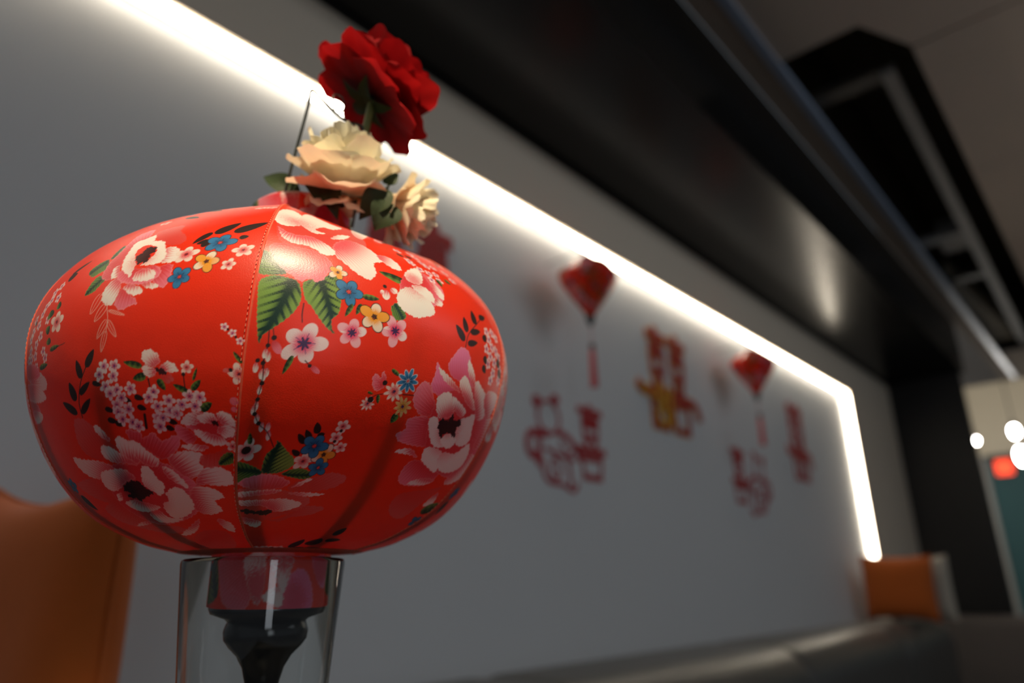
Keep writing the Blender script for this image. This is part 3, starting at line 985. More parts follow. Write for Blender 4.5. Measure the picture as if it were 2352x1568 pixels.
# ================================================================== light strip
ls = thing('light_strip', 'glowing white light strip running along the grey wall and turning down', 'light', (0, FY, 1.125))
SXE = 4.66
hp = [(0.034, 0.0105), (0.012, 0.0105), (0.009, 0.0070), (0.022, -0.004), (0.034, -0.006)]
B().prism(hp, 'x', -2.8, SXE + 0.0150).build('diffuser', M['led'], ls)
vp = [(SXE + 0.004, 0.034), (SXE + 0.005, 0.014), (SXE + 0.010, 0.003), (SXE + 0.0150, 0.003), (SXE + 0.0155, 0.034)]
B().prism(vp, 'z', -1.125 + 0.06, -0.0065).build('diffuser', M['led'], ls)
B().prism([(0.0342, 0.0108), (0.0342, -0.008), (0.0385, -0.008), (0.0385, 0.0108)], 'x', -2.8, SXE - 0.02).build('channel', M['alu'], ls)
# ================================================================== bench, cushions, table
def bench_profile(y0, y1, z0, z1, rad, n=8):
    """(y,z) outline of a padded back: y0 front, y1 rear"""
    pts = [(y1, z0), (y1, z1 - 0.012)]
    pts += [(y1 - 0.02, z1 - 0.003), ((y0 + rad + y1) / 2, z1)]
    for i in range(n + 1):
        a = math.pi / 2 * i / n
        pts.append((y0 + rad - rad * math.sin(a), z1 - rad + rad * math.cos(a)))
    pts.append((y0 + 0.02, z0))
    return pts
bench = thing('wall_bench', 'dark grey leather bench with a padded back along the grey wall', 'bench', (1.2, 1.0, -EYE))
bz = EYE
edges = [-1.2, 0.1, 1.35, 2.55, 3.72, 4.665]
for k, (a, b) in enumerate(zip(edges[:-1], edges[1:])):
    bb = B(); pr = bench_profile(0.93, 1.287, -0.62, -0.186, 0.14)
    ins = [(0.0, 0.030), (0.018, 0.010), (0.05, 0.0), (b - a - 0.05, 0.0), (b - a - 0.018, 0.010), (b - a, 0.030)]
    n = len(pr); v = []
    for t, s in ins:
        for (y, z) in pr:
            cy, cz = 1.1, -0.42
            v.append((a + t - 1.2, (y - (y - cy) * s * 2 if y < 1.2 else y) - 1.0, (z - (z - cz) * s * 2 if z > -0.5 else z) + bz))
    f = []
    for j in range(len(ins) - 1):
        for i in range(n):
            f.append((j * n + i, j * n + (i + 1) % n, (j + 1) * n + (i + 1) % n, (j + 1) * n + i))
    f.append(tuple(range(n))[::-1]); f.append(tuple(range((len(ins) - 1) * n, len(ins) * n)))
    bb.add(v, f).build('back_section', M['leather'], bench, smooth=True)
B().box(-2.4, 3.58, -0.50, 0.24, 0.30, 0.445).build('seat', M['leather'], bench, bevel=0.03, smooth=True)
B().box(-2.38, 3.56, -0.44, 0.22, 0.0, 0.299).build('plinth', M['blackmatt'], bench)

ret = thing('return_bench', 'taupe upholstered bench back in front of the black column', 'bench', (5.35, 0.2, -EYE))
pr = [(-p[0], p[1]) for p in bench_profile(-0.16, 0.16, 0.0, EYE - 0.195, 0.05)]
v = []; ys = [-2.2, -2.19, 0.93, 0.95]
bb = B(); n = len(pr)
for t in ys:
    for (x, z) in pr: v.append((-x, t - 0.0, z))
f = [(j * n + i, j * n + (i + 1) % n, (j + 1) * n + (i + 1) % n, (j + 1) * n + i) for j in range(3) for i in range(n)]
f += [tuple(range(n))[::-1], tuple(range(3 * n, 4 * n))]
bb.add(v, f).build('back', M['taupe'], ret, smooth=True)
B().box(-0.62, -0.165, -2.2, 0.25, 0.0, 0.44).build('seat', M['taupe'], ret, bevel=0.03, smooth=True)

def pillow(name, label, mat, loc, wd, ht, th, rot, group=None, dip=.10):
    """stuffed cushion standing on its lower edge; width along local x, height along z"""
    N = 26
    t = thing(name, label, 'cushion', loc, group, rot)
    bb = B(); v = []; idx = {}
    for side in (1, -1):
        for i in range(N + 1):
            for j in range(N + 1):
                u = -1 + 2 * i / N; w_ = -1 + 2 * j / N
                pin = 1 - dip * (1 - u * u) * abs(w_) ** 3
                pin2 = 1 - .3 * dip * (1 - w_ * w_) * abs(u) ** 3
                p = max(0, (1 - u ** 4)) ** .55 * max(0, (1 - w_ ** 4)) ** .55
                wr = 0.03 * math.sin(5 * u + 3 * w_) * p
                idx[side, i, j] = len(v)
                v.append((u * wd / 2 * pin2, side * (th / 2) * (p + wr) , (w_ * pin + .9) * ht / 2))
    f = []
    for side in (1, -1):
        for i in range(N):
            for j in range(N):
                q = (idx[side, i, j], idx[side, i + 1, j], idx[side, i + 1, j + 1], idx[side, i, j + 1])
                f.append(q if side == 1 else q[::-1])
    bb.add(v, f).build('cover', mat, t, smooth=True)
    ring = [v[idx[1, i, 0]] for i in range(N)] + [v[idx[1, N, j]] for j in range(N)] + [v[idx[1, i, N]] for i in range(N, 0, -1)] + [v[idx[1, 0, j]] for j in range(N, -1, -1)]
    B().tube(ring, 0.003, 6, cap=False).build('piping', mat, t, smooth=True)
    return t
pillow('cushion', 'orange cushion behind the big floral lantern at the left', M['orange'], (0.330, 1.075, -0.186), 0.31, 0.355, 0.11, (0, 0, math.radians(102)), dip=.2)
pillow('cushion', 'small orange cushion at the far end below the light strip', M['orange'], (4.22, 1.06, -0.165), 0.335, 0.315, 0.11, (0, math.radians(-2), math.radians(90)))
pillow('cushion', 'pale beige cushion half hidden behind the far orange cushion', M['beige'], (4.33, 0.99, -0.170), 0.32, 0.315, 0.08, (0, 0, math.radians(84)))

GC = (0.2355, 0.3962)          # centre of the drinking glass
tb = thing('side_table', 'dark round table under the glass of the floral lantern', 'table', (GC[0], GC[1], -EYE))
TT = EYE - 0.136
B().lathe([(0.0, TT - 0.03), (0.17, TT - 0.03), (0.18, TT - 0.024), (0.18, TT - 0.004), (0.176, TT), (0.0, TT)], 64, cap0=False, cap1=False).build('table_top', M['table'], tb, smooth=True)
B().lathe([(0.03, 0.02), (0.022, 0.06), (0.022, TT - 0.031)], 24).build('column', M['blackmatt'], tb, smooth=True)
B().lathe([(0.15, 0.0), (0.15, 0.012), (0.05, 0.02), (0.03, 0.0199)], 40).build('foot', M['blackmatt'], tb, smooth=True)

gl = thing('pint_glass', 'clear tapered glass holding the stem of the floral lantern', 'glass', (GC[0], GC[1], -0.136))
ro, ri = 0.0455, 0.0437
B().lathe([(0.0, 0.0), (0.030, 0.0), (0.0330, 0.003), (ro, 0.1535), (ro - 0.0004, 0.1552), (ro - 0.0014, 0.1558), (ri + 0.0003, 0.1552), (ri, 0.1538), (0.0314, 0.012), (0.028, 0.010), (0.0, 0.010)], 96, cap0=False, cap1=False).build('glass_body', M['glass'], gl, smooth=True)

# ================================================================== the big floral lantern
AX = np.array((0.2387, 0.3940)); ZB, HH = 0.0236, 0.2009
U0 = np.array((-0.51816219, -0.85528238)); UR = np.array((0.85528238, -0.51816219))
ZF = np.array([0, .03, .10, .22, .38, .55, .70, .83, .92, .975, 1.0])
RR = np.array([.0523, .0737, .0992, .1202, .1351, .14, .1309, .1091, .0831, .0565, .0299])
PROF = catmull(np.c_[RR, ZB + HH * ZF], 60)
ARC = np.r_[0, np.cumsum(np.hypot(*np.diff(PROF, axis=0).T))]
S0 = math.radians(-7.7)
SEAM = np.radians(np.array([0, 68, 126, 184, 243, 300, 360.0]))      # the six seams
def lantern_surface(phi, v, inset=0.0, flat=1.0):
    r = np.interp(v, ARC, PROF[:, 0]); z = np.interp(v, ARC, PROF[:, 1])
    tw = twist(v)
    x = np.mod(phi - tw - S0, 2 * math.pi); k = np.clip(np.searchsorted(SEAM, x, side='right') - 1, 0, 5); t = (x - SEAM[k]) / (SEAM[k + 1] - SEAM[k])
    b = (1 - 4 * (t - .5) ** 2) * np.where(k == 0, 1.0, .3)
    sag = np.interp(v, [0, .05, .12, .18, .22, .27, .31], [.02, .02, .012, .02, .05, .08, .02]); dz = np.interp(v, [0, .17, .24, .29, .31], [0, 0, .006, .006, 0])
    r = r * (1 - sag * b) - inset; z = z - dz * b
    d = np.cos(phi)[..., None] * U0 + np.sin(phi)[..., None] * UR
    return np.concatenate([r[..., None] * d, z[..., None]], -1)
def twist(v):
    return np.interp(v, [0, .05, .09, .14, .2, .31], np.radians([-3.5, -3, -1.5, 0, 1.2, 1.5]))
lan = thing('floral_lantern', 'big orange red satin lantern printed with peonies standing in the glass', 'lantern', (AX[0], AX[1], 0.0))
def gore(k, data, NU, NV):
    a = np.linspace(0, 1, NU)[:, None] * np.ones((1, NV)); v = np.ones((NU, 1)) * np.linspace(0, ARC[-1], NV)[None, :]
    s0, s1 = SEAM[k % 6], SEAM[k % 6 + 1]
    phi = S0 + s0 + 1e-6 + a * (s1 - s0 - 2e-6) + twist(v)
    P = lantern_surface(phi, v)
    U = (a - .5) * (s1 - s0) * np.interp(v, ARC, PROF[:, 0]) * 1e4
    C = Canvas(U, v * 1e4, 3.2 * (400 / NU) ** .7).draw(data)
    return grid_cloth('cloth_panel', P, C, lan, M['cloth'])
gore(-1, PRINT_A, 420, 780)
gore(0, PRINT_B, 470, 780)
gore(1, PRINT_A, 120, 240); gore(2, PRINT_B, 120, 240); gore(3, PRINT_A, 120, 240); gore(4, PRINT_B, 120, 240)
vv = np.linspace(0.001, ARC[-1] - .002, 90)
for k in range(6):
    P = lantern_surface(S0 + SEAM[k] + twist(vv) + 1e-6, vv, inset=0.0002)
    s = B().tube(P.tolist(), 0.0006, 6).build('seam', M['thread'], lan, smooth=True)
    sb = B()
    if k in (0, 1, 5):
        v2 = np.linspace(0.004, ARC[-1] - .02, 110)
        Q = lantern_surface(S0 + SEAM[k] + twist(v2) - 0.009, v2, inset=-0.0003); Q2 = lantern_surface(S0 + SEAM[k] + twist(v2 + .0012) - 0.009, v2 + .0012, inset=-0.0003)
        for a, b in zip(Q, Q2): sb.tube([a, b], 0.00022, 5)
        sb.build('stitching', M['stitch'], s)['kind'] = 'stuff'
for k in range(12):                       # flat bamboo ribs inside the cloth
    v3 = np.linspace(0.004, ARC[-1] - .004, 40)
    c = S0 + (SEAM[k // 2] if k % 2 == 0 else (SEAM[k // 2] + SEAM[k // 2 + 1]) / 2) + twist(v3) + (math.radians(3.5) if k % 2 == 0 else 0.0)
    r3 = np.interp(v3, ARC, PROF[:, 0]); h = 0.0042 / np.maximum(r3, .03)
    rings = [lantern_surface(c + sgn * h, v3, inset=i) for sgn, i in ((-1, .0022), (1, .0022), (1, .0038), (-1, .0038))]
    v = np.concatenate(rings).tolist(); n = 40; f = []
    for a in range(4):
        b = (a + 1) % 4
        f += [(a * n + j, b * n + j, b * n + j + 1, a * n + j + 1) for j in range(n - 1)]
    f += [(0, n, 2 * n, 3 * n), (n - 1, 4 * n - 1, 3 * n - 1, 2 * n - 1)]
    B().add(v, f).build('rib', M['rib'], lan)
def band(name, prof, parent, n=260, m=44):
    """printed cloth collar around the axis; prof = [(r, z), ...] from the hem up"""
    pr = np.asarray(prof, float); ar = np.r_[0, np.cumsum(np.hypot(*np.diff(pr, axis=0).T))]
    v = np.ones((n, 1)) * np.linspace(0, ar[-1], m)[None, :]
    a = np.linspace(0, 2 * math.pi, n, endpoint=False)[:, None] * np.ones((1, m))
    r = np.interp(v, ar, pr[:, 0]); z = np.interp(v, ar, pr[:, 1])
    d = np.cos(a)[..., None] * U0 + np.sin(a)[..., None] * UR
    P = np.concatenate([r[..., None] * d, z[..., None]], -1)
    U = (np.mod(a + math.pi, 2 * math.pi) - math.pi) * pr[0, 0] * 1e4
    C = Canvas(U, v * 1e4, 8).draw(PRINT_BAND)
    return grid_cloth(name, P, C, parent, M['cloth'], closed=True)
PRINT_BAND = '''
Pp 0 300 -330 270 -300 120 -250 20 -120 0 -90 140 -130 270 -220 300
Pw -60 120 -90 300 -150 250 -120 120 -60 20 -30 120 -40 280
Pm 100 40 40 40 100 170 170 200 230 130 250 20 200 -20 90 -20
Pw 60 300 -40 300 20 180 60 60 100 180 110 290
PW 40 150 -40 60 20 20 60 10 70 70 30 110
Pm 300 200 230 250 280 130 350 100 380 220 330 290
Gg -300 10 -420 260 -440 20 -430 160 -380 280 -330 200 -310 60
Gg 420 40 400 260 370 80 380 220 440 260 460 60
Bb5 -480 200 60 0
Ls -500 60 -470 20 40
Pp -600 100 -700 40 -640 220 -560 240 -520 120 -580 20
Pw -760 100 -900 60 -820 240 -740 200 -720 60
Gg -950 20 -1000 250 -1020 40 -980 240 -930 180
Pm 600 100 500 60 540 220 640 240 690 120 620 10
Pw 800 100 720 60 780 240 860 220 900 80
Gg 940 20 980 250 930 60 960 240 1010 180
'''.replace('Ls', 'Lp')
band('collar', [(0.0333, -0.0075), (0.0333, 0.0225)], lan)
B().lathe([(0.0335, 0.0222), (0.044, 0.0232), (0.0521, 0.0238)], 64, cap0=False, cap1=False).build('base_cloth', M['thread'], lan, smooth=True)
band('collar', [(0.0330, 0.2245), (0.0345, 0.2350), (0.0338, 0.2450), (0.0290, 0.2495), (0.0120, 0.2490)], lan)
B().lathe([(0.0295, 0.2240), (0.0332, 0.2246)], 64, cap0=False, cap1=False).build('top_ring', M['thread'], lan, smooth=True)
hz = [(0.0, -0.0065), (0.0316, -0.0065), (0.0322, -0.009), (0.0312, -0.0112), (0.0232, -0.0142), (0.0215, -0.0158), (0.0222, -0.0172), (0.0232, -0.0205), (0.0226, -0.0245), (0.0198, -0.0280), (0.0150, -0.0325), (0.0112, -0.0385), (0.0092, -0.0455), (0.0085, -0.056), (0.0085, -0.080), (0.0105, -0.095), (0.0170, -0.110), (0.0230, -0.118), (0.0240, -0.1225), (0.0225, -0.1258), (0.0, -0.1258)]
B().lathe(hz, 64, cap0=False, cap1=False).build('turned_stand', M['gloss'], lan, smooth=True, label='glossy black turned stand')
# bent wire hook above the top collar
def at_lan(x, y, z): return (x - AX[0], y - AX[1], z)
wp = [at_lan(*p) for p in [(0.2150, 0.3800, 0.2300), (0.2153, 0.3768, 0.2553), (0.2125, 0.3560, 0.3000), (0.2112, 0.3515, 0.3112), (0.2128, 0.3498, 0.3118), (0.2170, 0.3470, 0.3065), (0.2251, 0.3426, 0.2985), (0.2330, 0.3400, 0.2940), (0.2400, 0.3312, 0.2867), (0.2480, 0.3420, 0.2600), (0.2560, 0.3600, 0.2320)]]
B().tube(catmull(wp, 6).tolist(), 0.0010, 8).build('hanging_wire', M['wire'], lan, smooth=True, label='thin bent wire hook')
wl = [at_lan(*p) for p in [(0.2251, 0.3426, 0.2985), (0.2225, 0.3425, 0.3060), (0.2235, 0.3420, 0.3115), (0.2285, 0.3405, 0.3105), (0.2300, 0.3400, 0.3030), (0.2270, 0.3420, 0.2975)]]
B().tube(catmull(wl, 6).tolist(), 0.0006, 6).build('hanging_wire', M['wire'], lan, smooth=True)

# ================================================================== silk flowers on top of the lantern
def petal_mesh(width, length, cup, curl, ruffle, seed, lobes=2, N=12):
    """one petal in local space: base at origin, growing along +y, face towards +z"""
    rnd = random.Random(seed); ph = rnd.uniform(0, 6.28); ph2 = rnd.uniform(0, 6.28)
    v = []; al = []
    for j in range(N + 1):
        t = j / N
        for i in range(N + 1):
            s = -1 + 2 * i / N
            fan = .24 + .76 * math.sin(math.pi / 2 * t ** .75) - .10 * max(0, t - .75) / .25
            rim = 1 - t * (.32 * s * s + .10 * s ** 4) + .022 * t * t * math.sin(lobes * 3.3 * s + ph)
            x = s * width / 2 * fan
            y = length * t * rim
            z = cup * (s * s) * width * .5 * (0.4 + t) - curl * length * max(0, t - .45) ** 2 * 2.2 + cup * length * .5 * t * t
            z += ruffle * length * t * t * (math.sin(s * 6 + ph) + .6 * math.sin(s * 11 + ph2)) * (.35 + .65 * abs(s))
            v.append((x, y, z)); al.append(min(1, max(0, t + .12 * math.sin(s * 8 + ph))))
    f = [(j * (N + 1) + i, j * (N + 1) + i + 1, (j + 1) * (N + 1) + i + 1, (j + 1) * (N + 1) + i) for j in range(N) for i in range(N)]
    return v, f, al
def flower(name, label, loc, axis, rings, mat, size, roll=0.0, sepals=0, stem=None, cat='flower', seed=0, ramp=(0.0, 1.0)):
    """rings = [(count, radius, lift, opening angle from the axis, width, length, cup, curl, ruffle)]"""
    t = thing(name, label, cat, loc)
    Z = Vector(axis).normalized(); X = Z.orthogonal().normalized(); X = Matrix.Rotation(roll, 3, Z) @ X; Y = Z.cross(X)
    R = Matrix((X, Y, Z)).transposed()
    rnd = random.Random(seed)
    for ri, (cnt, rad, lift, op, wd, ln, cup, curl, ruf, *rm) in enumerate(rings):
        r0, r1 = rm if rm else ramp
        for k in range(cnt):
            a = 2 * math.pi * (k + .5 * (ri % 2)) / cnt + rnd.uniform(-.12, .12)
            o_ = op + rnd.uniform(-.10, .10)
            v, f, al = petal_mesh(wd * rnd.uniform(.9, 1.1) * size, ln * rnd.uniform(.92, 1.08) * size, cup, curl, ruf, seed * 100 + ri * 17 + k)
            out = Vector((math.cos(a), math.sin(a), 0)); up = Vector((0, 0, 1))
            yv = (out * math.sin(o_) + up * math.cos(o_)).normalized()      # petal growth direction
            zv = (-out * math.cos(o_) + up * math.sin(o_)).normalized()     # petal inner face
            xv = yv.cross(zv)
            base = (out * rad + up * lift) * size
            vv_ = [tuple(R @ (base + xv * p[0] + yv * p[1] + zv * p[2])) for p in v]
            o = mesh('petal', vv_, f, mat, t, smooth=True)
            ca = o.data.color_attributes.new('along', 'FLOAT_COLOR', 'POINT')
            ca.data.foreach_set('color', np.array([(r0 + (r1 - r0) * q, 0, 0, 1) for q in al], np.float32).reshape(-1))
    for k in range(sepals):
        a = 2 * math.pi * k / sepals + .4
        leaf_part(t, 'sepal', R @ Vector((0, 0, -.05 * size)), R @ (Vector((math.cos(a), math.sin(a), -.12)) * .55 * size), .26 * size, R @ Vector((0, 0, -1)), M['leaf'])
    if stem:
        p0 = R @ Vector((0, 0, .05 * size)); p1 = Vector(stem) - Vector(loc)
        mid = (p0 + p1) / 2 + Vector((0.001, 0, 0))
        B().tube(catmull([tuple(p0), tuple(mid), tuple(p1)], 6).tolist(), 0.0026, 10).build('stem', M['stem'], t, smooth=True)
        B().ball(R @ Vector((0, 0, -.02 * size)), .10 * size, sq=(1, 1, .8)).build('calyx', M['leaf'], t, smooth=True)
    return t
def leaf_part(parent, name, a, b, wd, nrm, mat, N=10, bend=.12):
    a = Vector(a); b = Vector(b); y = (b - a); L = y.length; y.normalize(); n = Vector(nrm); n = (n - y * n.dot(y)).normalized(); x = y.cross(n)
    v = []; f = []
    for j in range(N + 1):
        t = j / N; w_ = wd * .5 * (math.sin(math.pi * t ** .75) + .03) * (1 - .15 * t)
        for s in (-1, -.5, 0, .5, 1):
            v.append(tuple(a + y * L * t + x * w_ * s + n * (bend * L * math.sin(math.pi * t) + abs(s) * w_ * .35)))
    for j in range(N):
        for i in range(4): f.append((j * 5 + i, j * 5 + i + 1, j * 5 + 6 + i, j * 5 + 5 + i))
    return mesh(name, v, f, mat, parent, smooth=True)

ax_red = Vector((0.474, -0.269, 0.752))
flower('red_silk_flower', 'dark red silk flower rising above the lantern top', (0.2490, 0.3372, 0.3205), ax_red,
       [(6, .10, -.02, 1.66, 1.0, .97, .05, .10, .05), (6, .10, .03, 1.46, 1.0, 1.0, .06, .04, .05), (6, .10, .08, 1.24, .96, .97, .08, 0, .05), (6, .10, .12, 1.02, .90, .92, .12, 0, .05), (6, .08, .16, .78, .76, .84, .15, 0, .05), (6, .05, .18, .5, .5, .72, .2, 0, .05), (4, .03, .18, .22, .4, .62, .25, 0, .04)],
       M['redpetal'], 0.0415, 0.3, 5, stem=(0.2440, 0.3480, 0.2520), seed=3)
L1 = Vector((0.2373, 0.3453, 0.2418)); L2 = Vector((0.2640, 0.3310, 0.2415))
wf = flower('cream_silk_rose', 'large cream silk rose sitting on top of the lantern', L1, Vector((-0.194, -0.324, 0.879)),
       [(5, .12, .0, 1.95, .80, .60, .12, .20, .06, .1, .6), (5, .12, .02, 1.45, 1.1, .85, .25, .15, .05, .55, 1), (5, .12, .05, 1.08, 1.05, 1.02, .34, .12, .05, .75, 1), (6, .12, .08, .82, .92, 1.02, .30, .10, .06, .75, 1), (7, .11, .10, .62, .70, 1.05, .22, .05, .09, .6, 1), (8, .10, .12, .44, .5, 1.06, .15, .0, .11, .7, 1), (8, .07, .12, .26, .42, 1.06, .15, 0, .11, .7, 1), (5, .03, .12, .1, .36, 1.02, .2, 0, .11, .7, 1)],
       M['creampetal'], 0.0370, 0.2, 4, seed=8, stem=(0.2345, 0.3600, 0.2510))
w2 = flower('cream_silk_rose', 'small cream silk rose drooping at the right of the lantern top', L2, Vector((0.487, -0.563, -0.312)),
       [(5, .10, .0, 1.2, .9, .9, .25, .2, .06, .1, .9), (6, .10, .04, .85, .84, 1.0, .25, .1, .07, .4, 1), (6, .08, .08, .55, .66, 1.0, .2, .0, .09, .5, 1), (6, .05, .1, .3, .5, .95, .2, 0, .1, .6, 1)],
       M['creampetal'], 0.0300, 0.9, 4, seed=21, stem=(0.2480, 0.3500, 0.2510))
leaf_part(wf, 'leaf', Vector((0.2256, 0.3766, 0.2483)) - L1, Vector((0.2127, 0.4042, 0.2704)) - L1, .016, Vector((-0.858, -0.754, 0.238)), M['leaf'])
leaf_part(wf, 'leaf', Vector((0.2334, 0.3429, 0.2334)) - L1, Vector((0.2146, 0.3544, 0.2440)) - L1, .015, Vector((-0.787, -0.685, -0.045)), M['leaf'])
leaf_part(wf, 'leaf', Vector((0.2266, 0.3439, 0.2466)) - L1, Vector((0.2297, 0.3385, 0.2194)) - L1, .014, Vector((-0.716, -0.616, -0.328)), M['leaf'])
leaf_part(w2, 'leaf', Vector((0.2533, 0.3160, 0.2406)) - L2, Vector((0.2412, 0.3320, 0.2216)) - L2, .020, Vector((-0.787, -0.685, -0.045)), M['leaf'])
leaf_part(w2, 'leaf', Vector((0.2545, 0.3147, 0.2312)) - L2, Vector((0.2464, 0.3228, 0.2126)) - L2, .022, Vector((-0.716, -0.616, -0.328)), M['leaf'])
leaf_part(w2, 'leaf', Vector((0.2565, 0.3294, 0.2541)) - L2, Vector((0.2646, 0.3239, 0.2620)) - L2, .012, Vector((-0.716, -0.616, -0.328)), M['leaf'])

# ================================================================== small lanterns on the wall
WPROF = [(0.018, 0.0), (0.030, -0.006), (0.058, -0.020), (0.084, -0.042), (0.094, -0.060), (0.090, -0.076), (0.070, -0.108), (0.044, -0.145), (0.022, -0.175), (0.013, -0.193)]
def random_print(seed):
    r = random.Random(seed); out = []
    for k in range(34):
        u = r.uniform(-420, 420); v = r.uniform(150, 2300); q = r.random()
        if q < .22: out.append('B%s %d %d %d %d' % (r.choice(['w5', 'k5', 'k5']), u, v, r.uniform(80, 170), r.uniform(0, 3600)))
        elif q < .32: out.append('Bb5 %d %d %d %d' % (u, v, r.uniform(70, 110), r.uniform(0, 3600)))
        elif q < .85: out.append('Ln %d %d %d %d %d' % (u, v, u + r.uniform(-220, 220), v + r.uniform(-220, 220), r.uniform(110, 190)))
        else: out.append('Ld %d %d %d %d %d' % (u, v, u + r.uniform(-160, 160), v + r.uniform(-160, 160), r.uniform(60, 90)))
    return '\n'.join(out)
wprof = catmull(np.array(WPROF)[::-1], 6); warc = np.r_[0, np.cumsum(np.hypot(*np.diff(wprof, axis=0).T))]
def wall_lantern(loc, label, yaw):
    t = thing('wall_lantern', label, 'lantern', loc, 'small floral lanterns on the wall', (0, 0, yaw))
    for k in range(6):
        NU, NV = 26, 60
        a = np.linspace(0, 1, NU)[:, None] * np.ones((1, NV)); v = np.ones((NU, 1)) * np.linspace(0, warc[-1], NV)[None, :]
        r = np.interp(v, warc, wprof[:, 0]); z = np.interp(v, warc, wprof[:, 1])
        ang = (k + a) * math.pi / 3; fl = math.cos(math.pi / 6) / np.cos((a - .5) * math.pi / 3)
        r2 = r * (.55 * fl + .45)
        P = np.stack([r2 * np.cos(ang), r2 * np.sin(ang), z], -1)
        C = Canvas((a - .5) * math.pi / 3 * r * 1e4, v * 1e4, 25).draw(random_print(k + int(loc[0] * 10)))
        grid_cloth('cloth_panel', P, C, t, M['cloth'])
    B().lathe([(0.019, -0.002), (0.019, 0.006), (0.012, 0.010), (0.0, 0.010)], 24, cap0=False, cap1=False).build('top_cap', M['gloss'], t, smooth=True)
    B().lathe([(0.0, -0.188), (0.0145, -0.190), (0.0125, -0.205), (0.005, -0.222), (0.0, -0.224)], 24, cap0=False, cap1=False).build('finial', M['gloss'], t, smooth=True)
    B().tube([(0, 0, -0.220), (0, 0, -0.300)], 0.0011, 6).build('cord', M['tassel'], t)
    B().ball((0, 0, -0.286), 0.009, sq=(1, 1, 1.2)).build('bead', M['gloss'], t, smooth=True)
    B().lathe([(0.004, -0.294), (0.0085, -0.302), (0.0095, -0.35), (0.0115, -0.410), (0.0, -0.412)], 18, cap1=False).build('tassel', M['tassel'], t, smooth=True)
    c, s = math.cos(-yaw), math.sin(-yaw); dy = WY - loc[1] - .001
    hk = [(0, 0, 0.009), (0, 0, 0.022), (-s * dy * .3, c * dy * .3, 0.032), (-s * dy, c * dy, 0.030)]
    B().tube(catmull(hk, 5).tolist(), 0.0016, 6).build('hook', M['wire'], t, smooth=True)
wall_lantern((1.677, 1.13, 0.963), 'small red floral lantern with tassel hanging nearer on the wall', 0.35)
wall_lantern((2.885, 1.13, 0.953), 'small red floral lantern with tassel hanging farther along the wall', 0.05)

# ================================================================== red paper-cut characters on the wall
def ribbon(pts, w_, closed=False):
    P = np.asarray(pts, float); n = len(P); L = []; R = []
    for i in range(n):
        a = P[(i - 1) % n] if (closed or i > 0) else P[i]; b = P[(i + 1) % n] if (closed or i < n - 1) else P[i]
        t = (b - a) / (np.hypot(*(b - a)) + 1e-9); q = np.array((-t[1], t[0]))
        L.append(P[i] + q * w_ / 2); R.append(P[i] - q * w_ / 2)
    return L, R, closed
class Cut:
    """flat paper shapes in wall coordinates (x along the wall, z up), given real thickness"""
    def __init__(s, y0, y1): s.b = B(); s.y0 = y0; s.y1 = y1
    def line(s, pts, w_, closed=False):
        s.y0 -= 0.00006; s.y1 -= 0.00002      # overlapping strokes lie on one another
        L, R, c = ribbon(pts, w_, closed); n = len(L)
        v = [(p[0], s.y0, p[1]) for p in L] + [(p[0], s.y0, p[1]) for p in R] + [(p[0], s.y1, p[1]) for p in L] + [(p[0], s.y1, p[1]) for p in R]
        f = []
        for i in range(n if c else n - 1):
            j = (i + 1) % n
            f += [(i, j, n + j, n + i), (2 * n + i, 3 * n + i, 3 * n + j, 2 * n + j), (i, 2 * n + i, 2 * n + j, j), (n + i, n + j, 3 * n + j, 3 * n + i)]
        if not c: f += [(0, n, 3 * n, 2 * n), (n - 1, 3 * n - 1, 4 * n - 1, 2 * n - 1)]
        s.b.add(v, f); return s
    def blob(s, c, rx, rz, n=18):
        s.y0 -= 0.00006; s.y1 -= 0.00002
        s.b.prism([(c[0] + rx * math.cos(2 * math.pi * i / n), c[1] + rz * math.sin(2 * math.pi * i / n)) for i in range(n)], 'y', s.y0, s.y1); return s
    def ring(s, c, rx, rz, w_, n=22):
        return s.line([(c[0] + rx * math.cos(2 * math.pi * i / n), c[1] + rz * math.sin(2 * math.pi * i / n)) for i in range(n)], w_, True)
def xi_strokes(c, x0, wd, z0, ht, k, part='all'):
    """one character of joy in the box x0..x0+wd, z0..z0+ht; k = stroke width"""
    X = lambda t: x0 + wd * t; Z = lambda t: z0 + ht * t
    if part in ('all', 'top'):
        c.line([(X(.5), Z(1.0)), (X(.5), Z(.80))], k); c.line([(X(.02), Z(.905)), (X(.98), Z(.905))], k); c.line([(X(.16), Z(.80)), (X(.84), Z(.80))], k)
        c.line([(X(.2), Z(.72)), (X(.8), Z(.72)), (X(.76), Z(.57)), (X(.24), Z(.57))], k, True)
        c.line([(X(.30), Z(.53)), (X(.36), Z(.42))], k * .8); c.line([(X(.70), Z(.53)), (X(.64), Z(.42))], k * .8)
    if part in ('all', 'bar'): c.line([(X(-.06), Z(.40)), (X(1.06), Z(.40))], k)
    if part in ('all', 'low'): c.line([(X(.12), Z(.30)), (X(.88), Z(.30)), (X(.82), Z(.06)), (X(.18), Z(.06))], k, True)
